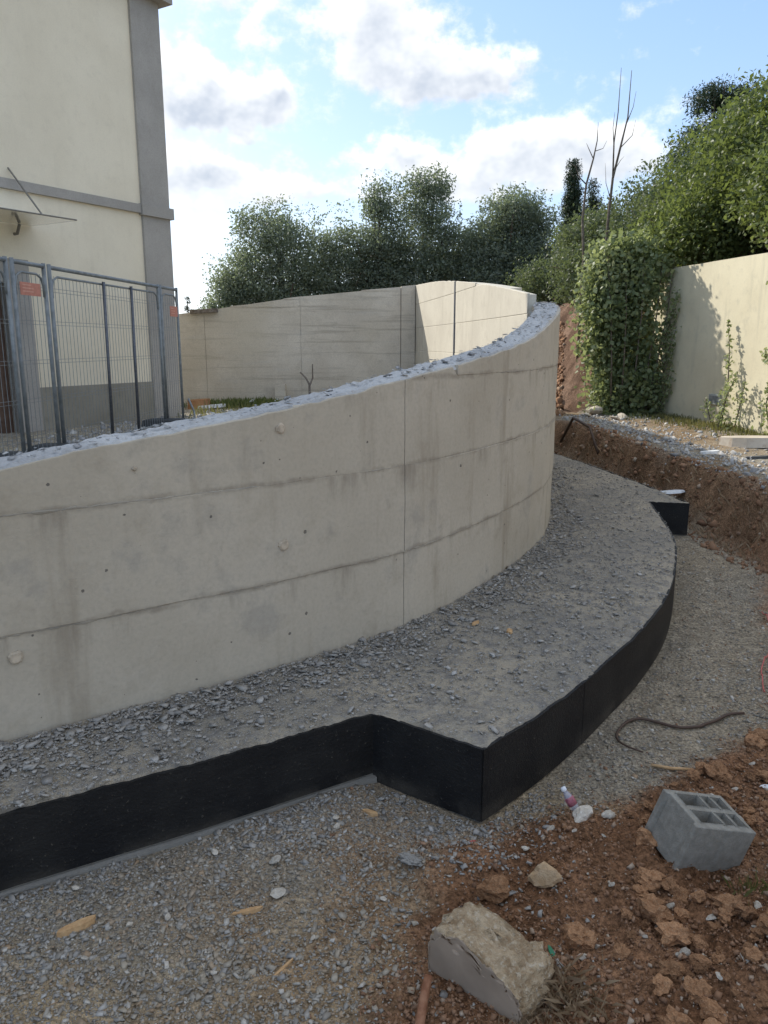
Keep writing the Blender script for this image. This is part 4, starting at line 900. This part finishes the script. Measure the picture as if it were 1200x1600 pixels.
# yard bits
stub = empty('concrete_stub', (-1.93, 14.6, YARD), 'short grey concrete stub standing before the board marked back wall', 'concrete post')
MB().hexa([(-2.05, 14.5, .45), (-1.83, 14.5, .45), (-1.83, 14.7, .45), (-2.05, 14.7, .45), (-2.03, 14.5, .86), (-1.85, 14.5, .9), (-1.85, 14.7, .9), (-2.03, 14.7, .87)]).build('stub_body', MT['board'], stub)
scrap('white_sheet', -3.1, 13.9, gz(-3.1, 13.9), .5, .3, .05, .1, 'crumpled white sheet on the yard left of the grass patch', 'sheet', 'sheet')
scrap('white_offcut', -2.55, 14.2, gz(-2.55, 14.2) + .05, .35, .12, .03, .5, 'white offcut leaning in the green grass patch', 'offcut', 'sheet', tilt=.5)
scrap('brown_rubble_heap', -3.35, 14.0, gz(-3.35, 14.0), .4, .4, .16, .3, 'reddish rubble heap beside the end fence post', 'rubble', 'clod')
tw = empty('dry_twig', (-.33, 3.5, 1.4), 'dark bare twig sticking up out of the broken wall top', 'twig')
MB().tube([(-.33, 3.45, 1.42), (-.33, 3.44, 1.47), (-.345, 3.44, 1.50), (-.37, 3.44, 1.525)], [.006, .005, .004, .003], 6).build('stem', MT['twig'], tw)
MB().tube([(-.33, 3.44, 1.465), (-.315, 3.44, 1.50), (-.315, 3.44, 1.56)], [.005, .004, .002], 6).build('shoot', MT['twig'], tw)
scrap('coping_piece', -3.35, 14.75, 2.2, .5, .24, .07, .05, 'dark broken coping piece on top of the board marked wall', 'coping', 'twig')

# ------------------------------------------------------------------ foliage
def leaf_mesh(P_, size, aspect=.5, up=.3, tint=None):
    n = len(P_); d = rng.normal(size=(n, 3)); d[:, 2] += up; d /= np.linalg.norm(d, axis=1)[:, None]
    u = np.cross(d, rng.normal(size=(n, 3))); u /= np.linalg.norm(u, axis=1)[:, None] + 1e-9; w = np.cross(d, u)
    L = size * rng.uniform(.6, 1.35, n)[:, None]; W_ = L * aspect
    V = np.stack([P_ - u * L * .5, P_ + w * W_ * .5 + d * L * .08, P_ + u * L * .5, P_ - w * W_ * .5 + d * L * .08], 1).reshape(-1, 3)
    b = (np.arange(n) * 4)[:, None]; T = np.concatenate([b + np.array([[0, 1, 2]]), b + np.array([[0, 2, 3]])], 1).reshape(-1, 3)
    t = rng.random(n) if tint is None else tint
    return V, T, np.repeat(t, 4)
def crown_pts(ells, n, clump, per=45, shell=.55):
    """leaf positions gathered in clumps through a union of ellipsoids"""
    vol = np.array([e[3] * e[4] * e[5] for e in ells]) ** .7; vol /= vol.sum(); out = []; tints = []; cc = []
    for e, f in zip(ells, vol):
        m_ = max(4, int(n * f / per)); d = rng.normal(size=(m_, 3)); d /= np.linalg.norm(d, axis=1)[:, None]
        rad = shell + (1 - shell) * rng.random(m_) ** .6; rad *= 1 + .12 * rng.normal(size=m_).clip(-1.2, 1.5)
        c = np.array(e[:3]) + d * rad[:, None] * np.array(e[3:6])
        k = rng.normal(size=(m_, per, 3)).clip(-1.5, 1.5) * clump * rng.uniform(.6, 1.3, (m_, 1, 1)); k[..., 2] *= .75
        out.append((c[:, None] + k).reshape(-1, 3)); tints.append(np.repeat(rng.random(m_), per) * .6 + .4 * rng.random(m_ * per)); cc.append(c)
    return np.concatenate(out), np.concatenate(tints), np.concatenate(cc)
def tree(name, label, base, ells, n, leaf, mat, tr=.14, clump=.22, group=None, cat='tree', aspect=.5, per=45, limbs=9, shell=.5, bark='trunk'):
    root = empty(name, base, label, cat, group)
    P_, t, cc = crown_pts(ells, n, clump, per, shell); keep = P_[:, 2] > base[2] + .02; P_ = P_[keep]; t = t[keep]
    V, T, tt_ = leaf_mesh(P_, leaf, aspect, .3, t); tri_obj('crown', V, T, MT[mat], root, attrs={'tint': tt_})
    e = np.array(ells[0]); b0 = Vector(base); top = Vector((e[0], e[1], e[2] + e[5] * .3)); mb = MB()
    mid = b0.lerp(top, .45) + Vector((random.uniform(-.12, .12), random.uniform(-.1, .1), 0))
    mb.tube([b0 - Vector((0, 0, .15)), b0 + Vector((0, 0, .1)), mid, top], [tr * 1.25, tr, tr * .7, tr * .25], 8)
    for k in rng.choice(len(cc), min(limbs, len(cc)), replace=False):
        q = Vector(cc[k]); st = b0.lerp(mid, random.uniform(.6, 1)); md = st.lerp(q, .5) + Vector((0, 0, .12))
        mb.tube([st, md, q], [tr * .4, tr * .25, tr * .08], 6)
    mb.build('trunk', MT[bark], root, True); return root
OG = 'grey green trees behind the back wall'
def zb(x, y): return gz(x, y)
def olive(x, y, top, rx, label, n, extra=()):
    z0 = zb(x, y); h = top - z0
    ells = [(x, y, z0 + h * .62, rx, rx * .9, h * .33), (x - rx * .35, y, z0 + h * .5, rx * .75, rx * .7, h * .3), (x + rx * .4, y, z0 + h * .48, rx * .75, rx * .7, h * .28), (x + rx * .15, y - .2, z0 + h * .82, rx * .5, rx * .5, h * .15), (x, y - .3, z0 + h * .3, rx * .95, rx * .8, h * .22)] + list(extra)
    return tree('olive_tree', label, (x, y, z0), ells, int(n * 3.9), .092, 'olive', .2, .23, OG, aspect=.5, shell=.3, per=75)
olive(-4.9, 25.2, 3.9, .75, 'small low grey green tree at the end of the row, left of the others', 3500)
olive(-3.3, 25.6, 6.0, 1.7, 'broad grey green tree behind the long board marked wall', 11000, [(-4.1, 25.4, 5.3, .7, .7, .75), (-4.4, 25.4, 3.6, .9, .8, 1.0)])
olive(-1.5, 26.2, 5.75, 1.35, 'rounded grey green tree between the broad tree and the tall ones', 8500)
olive(-.2, 26.0, 6.6, .95, 'slim grey green tree with pointed top beside the tallest tree', 7000, [(-.25, 26, 6.1, .38, .38, .6)])
olive(1.3, 26.4, 7.0, 1.55, 'tallest grey green tree in the middle of the row', 12000, [(1.7, 26.2, 6.6, .6, .6, .55), (.8, 26.2, 6.5, .6, .6, .5)])
olive(4.0, 26.0, 6.5, 1.5, 'dark rounded grey green tree at the hillside end of the row', 12000, [(4.3, 25.8, 5.0, 1.2, 1, 1.3)])
olive(2.7, 27.5, 5.4, 1.3, 'shaded grey green tree filling the gap beside the tallest tree', 7000)
# hillside trees and shrubs
HG = 'shrubs and trees on the hillside above the yellow wall'
def hilltree(x, y, top, rx, label, n, mat='hill', leaf=.1, name='hill_tree', low=.0, ry=None):
    z0 = zb(x, y); h = max(1.2, top - z0); ry = ry or rx
    ells = [(x, y, z0 + h * .6, rx, ry, h * .38), (x - rx * .4, y - ry * .35, z0 + h * .42, rx * .75, ry * .75, h * .34), (x + rx * .4, y + ry * .2, z0 + h * .5, rx * .8, ry * .7, h * .34), (x + rx * .1, y - ry * .1, z0 + h * .8, rx * .5, ry * .5, h * .14), (x - rx * .1, y - ry * .5, z0 + h * .22, rx, ry * .7, h * .22)]
    return tree(name, label, (x, y, z0), ells, int(n * 1.7), leaf * .8, mat, .07, .17, HG, aspect=.55, shell=.35, limbs=8)
hilltree(6.4, 12.6, 5.95, 1.3, 'large sunlit leafy tree over the yellow wall, nearest part of the hillside', 15000, 'hill', .11)
hilltree(5.7, 10.9, 4.6, .9, 'leafy shrub overhanging the top of the yellow wall', 8000, 'hill', .1, 'hill_shrub')
hilltree(6.1, 14.4, 5.55, 1.15, 'bright green leafy tree beside the large sunlit tree', 11000, 'hill', .1)
hilltree(5.15, 13.3, 4.2, .85, 'low leafy shrub behind the end of the yellow wall', 8000, 'hill', .09, 'hill_shrub')
hilltree(6.4, 16.6, 5.5, 1.2, 'dark green tree halfway along the hillside', 10000, 'hilldark', .1)
hilltree(5.2, 15.4, 4.6, .95, 'rounded shrub in front of the dark hillside tree', 8000, 'hilldark', .09, 'hill_shrub')
hilltree(6.3, 19.2, 5.3, 1.35, 'dull green tree beyond the dead trunks', 9000, 'hilldark', .1)
hilltree(4.7, 17.8, 4.6, 1.0, 'brownish green shrub at the foot of the dead trunks', 7500, 'hilldark', .09, 'hill_shrub')
hilltree(6.1, 22.6, 5.2, 1.3, 'rounded green tree below the cypress', 8000, 'hill', .1)
hilltree(6.2, 26.0, 4.9, 1.1, 'last low green tree on the hillside, before the olive row', 8000, 'hill', .1)
hilltree(4.3, 20.8, 3.7, .9, 'low dark shrub on the red earth slope', 6000, 'hilldark', .09, 'hill_shrub')
hilltree(4.0, 15.6, 3.25, .7, 'small twiggy shrub on the slope behind the ivy column', 5000, 'hilldark', .08, 'hill_shrub')
hilltree(7.6, 10.6, 5.6, 1.3, 'tall leafy tree at the near end of the hillside', 9000, 'hill', .11)
hilltree(8.4, 15.0, 6.7, 1.6, 'high green tree at the top of the hillside', 9000, 'hill', .11)
z0 = zb(10.55, 26); pine = tree('pine_tree', 'dark flat topped pine showing above the hillside trees', (10.5, 26, z0), [(10.5, 26, 9.15, .8, .7, .35), (10.9, 26, 8.9, .8, .7, .35), (10, 26, 8.9, .6, .6, .3), (10.5, 26, 7.6, 1.5, 1.3, .9)], 18000, .12, 'cypress', .15, .16, None, aspect=.25)
z0 = zb(7.8, 34); tree('cypress_tree', 'narrow dark cypress rising behind the hillside', (7.82, 34, z0), [(7.82, 34, z0 + (8.7 - z0) * f, .34 * w, .34 * w, .75) for f, w in ((.93, .6), (.8, .95), (.65, 1.05), (.48, 1.15), (.3, 1.2), (.14, 1.1))], 26000, .11, 'cypress', .12, .13, None, aspect=.3, shell=.3)
z0 = zb(8.9, 36); tree('cypress_tree', 'small dark cypress tip beside the narrow cypress', (9.2, 36, z0), [(9.2, 36, z0 + (8.2 - z0) * f, .5 * w, .5 * w, .8) for f, w in ((.93, .55), (.75, .9), (.55, 1.1), (.3, 1.2))], 12000, .12, 'cypress', .12, .13, None, aspect=.3, shell=.3)
def dead(base, segs, label):
    root = empty('dead_tree', base, label, 'dead tree')
    segs = [(p_, [r0 * .62 for r0 in r_]) for p_, r_ in segs]
    MB().tube(segs[0][0], segs[0][1], 8).build('trunk', MT['twig'], root, True)
    for p_, r_ in segs[1:]: MB().tube(p_, r_, 6).build('branch', MT['twig'], root, True)
Yd = 17.6; z0 = 1.65 + (zb(4.75 * .84, Yd * .84) - 1.65) / .84
DK = .84
def D_(x, z, y=Yd): return (x * DK, y * DK, 1.65 + (z - 1.65) * DK)
dead(D_(4.75, z0), [([D_(4.75, z0 - .1), D_(4.83, 3.6), D_(4.86, 4.4), D_(4.9, 5.1), D_(5.02, 5.7), D_(5.14, 6.3), D_(5.16, 7.2)], [.05, .045, .04, .036, .03, .02, .008]),
  ([D_(4.9, 5.1), D_(4.88, 5.8), D_(4.93, 6.4), D_(4.94, 7.25)], [.026, .02, .014, .006]), ([D_(4.88, 5.75), D_(4.84, 6.1), D_(4.86, 6.4)], [.014, .01, .004]),
  ([D_(5.02, 5.7), D_(5.2, 5.9, Yd - .2), D_(5.25, 6.2, Yd - .2)], [.016, .01, .004]), ([D_(5.13, 6.2), D_(5.24, 6.5), D_(5.28, 6.8)], [.014, .008, .004]), ([D_(4.95, 5.3), D_(5.1, 5.5, Yd + .2), D_(5.2, 5.6, Yd + .3)], [.012, .008, .003]),
  ([D_(4.87, 4.7), D_(4.76, 5.0), D_(4.72, 5.4)], [.012, .008, .003])], 'tall bare dead tree with forked top on the hillside')
Yd = 17.2; z0 = 1.65 + (zb(4.25 * .84, Yd * .84) - 1.65) / .84
dead(D_(4.25, z0, Yd), [([D_(4.25, z0 - .1, Yd), D_(4.27, 3.4, Yd), D_(4.2, 4.2, Yd), D_(4.24, 4.9, Yd), D_(4.36, 5.4, Yd), D_(4.42, 5.75, Yd), D_(4.42, 6.1, Yd)], [.045, .04, .036, .03, .022, .014, .005]),
  ([D_(4.24, 4.9, Yd), D_(4.08, 5.05, Yd), D_(4.0, 5.25, Yd), D_(3.86, 5.33, Yd)], [.02, .015, .01, .004]), ([D_(4.36, 5.4, Yd), D_(4.25, 5.6, Yd), D_(4.2, 5.7, Yd)], [.014, .01, .004]),
  ([D_(4.4, 5.55, Yd), D_(4.55, 5.6, Yd), D_(4.62, 5.75, Yd)], [.012, .008, .003]), ([D_(4.3, 5.0, Yd), D_(4.45, 4.85, Yd), D_(4.6, 4.6, Yd)], [.012, .008, .003])], 'shorter crooked dead tree with spreading top on the hillside')
# ivy column at the end of the yellow wall
def blob_leaves(name, label, base, ells, n, leaf, mat, cat='plant', group=None, stems=(), clump=.08, aspect=.75, per=16, shell=.75, part='leaves'):
    root = empty(name, base, label, cat, group)
    P_, t, cc = crown_pts(ells, n, clump, per, shell); P_[:, 2] = np.maximum(P_[:, 2], base[2] + .01)
    V, T, tt_ = leaf_mesh(P_, leaf, aspect, .2, t); tri_obj(part, V, T, MT[mat], root, attrs={'tint': tt_})
    if len(stems):
        for st in stems: MB().tube(st, [.016 - .011 * i / (len(st) - 1) for i in range(len(st))], 6).build('stem', MT['twig'], root, True)
    return root
ib = (3.95, 12.75, zb(3.95, 12.75))
ells = [(3.74 + .1 * math.sin(h * 5.1), 12.78 + .06 * math.sin(h * 3.3), .62 + h, .34 * w, .26, .36) for h, w in ((.1, .85), (.5, .95), (.95, 1.1), (1.4, 1.0), (1.85, 1.12), (2.15, .9))] + [(3.5, 12.7, 2.2, .3, .3, .5), (4.12, 12.65, 2.55, .28, .28, .35), (4.16, 12.6, .9, .18, .2, .5), (4.2, 12.6, 1.6, .12, .15, .5), (3.66, 12.7, 2.95, .2, .2, .25), (4.0, 12.7, 3.05, .16, .16, .25), (3.42, 12.7, 2.65, .15, .15, .22), (4.35, 12.6, 2.85, .18, .14, .12)]
blob_leaves('ivy_column', 'tall column of ivy and shrubs covering the end of the yellow wall', ib, ells, 19000, .08, 'ivy', 'ivy', None,
  [[(3.95 + dx, 12.6, .5), (3.95 + dx * 1.3, 12.45, 1.3), (3.95 + dx * 1.6, 12.4, 2.1), (3.95 + dx * 1.9, 12.5, 2.9 + .3 * abs(dx))] for dx in (-.25, -.1, .05, .2, .3)], clump=.15, per=9, shell=.4)
def wx(y): return 4.43 + (13 - y) * .147
sh = []
for k in range(9):
    yy = 12.42 - .05 * (k % 3)
    sh.append([(wx(yy) - .12, yy, .55 + .17 * k), (wx(yy - .1) - .1, yy - .1 - .03 * (k % 2), .72 + .18 * k), (wx(yy - .2) - .08, yy - .16 - .08 * (k % 2), 1.0 + .18 * k)])
ivy_root = [o for o in C.objects if o.name == 'ivy_column'][0]
# plants growing up the yellow wall
def shoot_plant(name, label, base, shoots, mat, leaf, per_m, cat='plant', rad=.05):
    root = empty(name, base, label, cat); Pl = []
    for st in shoots:
        MB().tube(st, [.012 - .008 * i / (len(st) - 1) for i in range(len(st))], 5).build('stem', MT['twig'], root, True)
        st = np.array(st); L = np.r_[0, np.cumsum(np.linalg.norm(np.diff(st, axis=0), axis=1))]; k = int(per_m * L[-1]); t = rng.random(k) * L[-1]
        p_ = np.c_[[np.interp(t, L, st[:, j]) for j in range(3)]].T; Pl.append(p_ + rng.normal(size=p_.shape) * (rad * (1.25 - t / L[-1]))[:, None])
    P_ = np.concatenate(Pl); V, T, tt_ = leaf_mesh(P_, leaf, .6); tri_obj('leaves', V, T, MT[mat], root, attrs={'tint': tt_})
def wx(y): return 4.43 + (13 - y) * .147
y0 = 10.9
def wp(y, z, d=.06): return (wx(y) - d, y, z)
shoot_plant('climbing_weed', 'upright leafy weed growing against the yellow wall beside the meter box', wp(10.6, .5, .15), [[wp(10.6, .5, .15), wp(10.55, 1.0, .12), wp(10.62, 1.5, .1), wp(10.75, 1.95, .08)], [wp(10.5, .5, .2), wp(10.45, .9, .2), wp(10.3, 1.3, .15)], [wp(10.7, .5, .2), wp(10.85, .75, .2), wp(10.95, .9, .2)], [wp(10.2, .5, .2), wp(10.15, .8, .18), wp(10.18, 1.15, .12)], [wp(10.4, .5, .3), wp(10.4, .8, .25)]], 'ivy', .055, 130)
shoot_plant('climbing_vine', 'yellow green vine climbing the yellow wall', wp(9.5, .5, .1), [[wp(9.6, .5), wp(9.62, 1.0), wp(9.7, 1.5), wp(9.6, 1.9), wp(9.62, 2.3)], [wp(9.5, .5), wp(9.45, 1.2), wp(9.4, 1.8), wp(9.35, 2.4)], [wp(9.62, 2.2), wp(9.8, 2.35), wp(10.0, 2.38)], [wp(9.7, 1.4), wp(9.85, 1.5), wp(10.0, 1.52)], [wp(9.65, .5), wp(9.8, .9), wp(9.72, 1.2)], [wp(9.2, .5), wp(9.15, 1.3), wp(9.2, 2.3)], [wp(9.3, .5), wp(9.3, 1.6), wp(9.25, 2.1)]], 'ivy', .06, 170, 'vine', .07)
for st in sh:
    MB().tube(st, [.008, .006, .003], 5).build('stem', MT['twig'], ivy_root, True)
st_ = np.array(sh); tq = rng.random((len(sh), 60)); P_ = np.where((tq < .5)[..., None], st_[:, None, 0] + (st_[:, None, 1] - st_[:, None, 0]) * (tq * 2)[..., None], st_[:, None, 1] + (st_[:, None, 2] - st_[:, None, 1]) * (tq * 2 - 1)[..., None]).reshape(-1, 3)
V, T, tt_ = leaf_mesh(P_ + rng.normal(size=P_.shape) * .035, .06, .6); tri_obj('side_shoots', V, T, MT['ivy'], ivy_root, attrs={'tint': tt_})
# grass and weeds
n = 6000; x = rng.uniform(2.2, 3.8, n); y = rng.uniform(12.6, 17.5, n); k = x < .23 * y
tag(stones('slope_rubble', x[k], y[k], zf(x[k], y[k]), np.clip(rng.lognormal(math.log(.017), .7, k.sum()), .006, .09), MT['crumb'], .7), 'red rubble on the earth slope behind the ivy column', 'rubble', kind='stuff')
def blades(name, x, y, h, mat, label, cat, w=.008, lean=.5):
    n = len(x); z = zf(x, y); a = rng.uniform(0, 6.28, n); hh = h * rng.uniform(.4, 1.3, n); ln = hh * rng.uniform(0, lean, n); b = rng.uniform(0, 6.28, n)
    dx, dy = np.cos(a) * w, np.sin(a) * w; lx, ly = np.cos(b) * ln, np.sin(b) * ln
    V = np.stack([np.stack([x - dx, y - dy, z - .01], -1), np.stack([x + dx, y + dy, z - .01], -1), np.stack([x + lx * .4 + dx * .7, y + ly * .4 + dy * .7, z + hh * .6], -1), np.stack([x + lx, y + ly, z + hh], -1)], 1).reshape(-1, 3)
    q = (np.arange(n) * 4)[:, None]; T = np.concatenate([q + np.array([[0, 1, 2]]), q + np.array([[0, 2, 3]])], 1).reshape(-1, 3)
    return tag(tri_obj(name, V, T, MT[mat], attrs={'tint': np.repeat(rng.random(n), 4)}), label, cat, kind='stuff')
n = 6000; y = rng.uniform(8.6, 12.7, n); x = np.array([wx(v) for v in y]) - np.abs(rng.normal(0, .28, n)) - .03; k = rng.random(n) < .35 + .8 * fbm(x * 3, y * 3); 
blades('weeds', x[k], y[k], .075, 'grass', 'low weeds and grass along the foot of the yellow wall', 'weeds', .006)
x = rng.normal(-2.45, .5, 2600); y = rng.normal(14.35, .2, 2600); k = y < 14.75; blades('yard_grass', x[k], y[k], .14, 'hill', 'green grass patch in front of the board marked back wall', 'grass', .012)
x = rng.uniform(-3.2, -1, 700); y = rng.uniform(11.8, 14.5, 700); blades('yard_weeds', x, y, .15, 'grass', 'thin yellowish weeds scattered on the yard', 'weeds', .006)
n = 1500; y = rng.uniform(5.4, 11.2, n); x = np.interp(y, BY, BX) + rng.uniform(-.25, .12, n); blades('bank_roots', x, y, .07, 'dry', 'dry roots and grass hanging over the cut bank', 'dry grass', .002, 1.2)
x = rng.normal(.42, .06, 700); y = rng.normal(1.58, .06, 700); blades('straw', x, y, .028, 'dry', 'dry straw and rootlets beside the broken concrete chunk', 'straw', .0011, 2.2)
x = rng.normal(1.12, .06, 90); y = rng.normal(1.98, .03, 90); blades('soil_grass', x, y, .04, 'grass', 'few grass blades under the hollow block', 'grass', .002, 1.0)

# ------------------------------------------------------------------ far things
fh = empty('distant_house', (14.2, 70, 5), 'distant house with orange tiled roof between the trees', 'house')
z0 = 3.0
MB().box(12.6, 15.6, 70, 75, z0 - 2, 6.2).build('wall', MT['cream'], fh)
MB().add([(12.3, 69.6, 6.2), (15.9, 69.6, 6.2), (15.9, 75.4, 6.2), (12.3, 75.4, 6.2), (12.3, 72.5, 7.5), (15.9, 72.5, 7.5)], [(3, 2, 1, 0), (0, 1, 5, 4), (2, 3, 4, 5), (1, 2, 5), (3, 0, 4)]).build('roof', MT['rooftile'], fh)
for xx in (13.1, 14.6): MB().box(xx, xx + .6, 69.93, 70.05, 4.6, 5.6).build('window', MT['darkgalv'], fh)
for (x, y, top, rx, lab) in ((13.0, 58, 6.0, 2.0, 'far green tree left of the orange roof'), (16.5, 60, 8.0, 2.2, 'far green tree right of the orange roof'), (9.0, 48, 4.6, 2.4, 'far dark bush low behind the olive row'), (15.0, 85, 10.5, 3.2, 'far tree rising behind the orange roof')):
    z0 = zb(x, y) if y < 70 else 2.0
    tree('far_tree', lab, (x, y, z0), [(x, y, z0 + (top - z0) * .6, rx, rx, (top - z0) * .38), (x + rx * .4, y, z0 + (top - z0) * .4, rx, rx, (top - z0) * .35)], 3500, .3, 'hilldark', .2, .4, 'far trees behind the site', per=30)
z0 = zb(-9.9, 40); tree('conifer', 'small distant conifer tip beside the end fence post', (-9.9, 40, z0), [(-9.9, 40, z0 + 3.3 * f, w, w, .3) for f, w in ((.95, .12), (.8, .3), (.62, .5), (.42, .65), (.2, .75))], 2500, .1, 'cypress', .08, .08, None, aspect=.3)
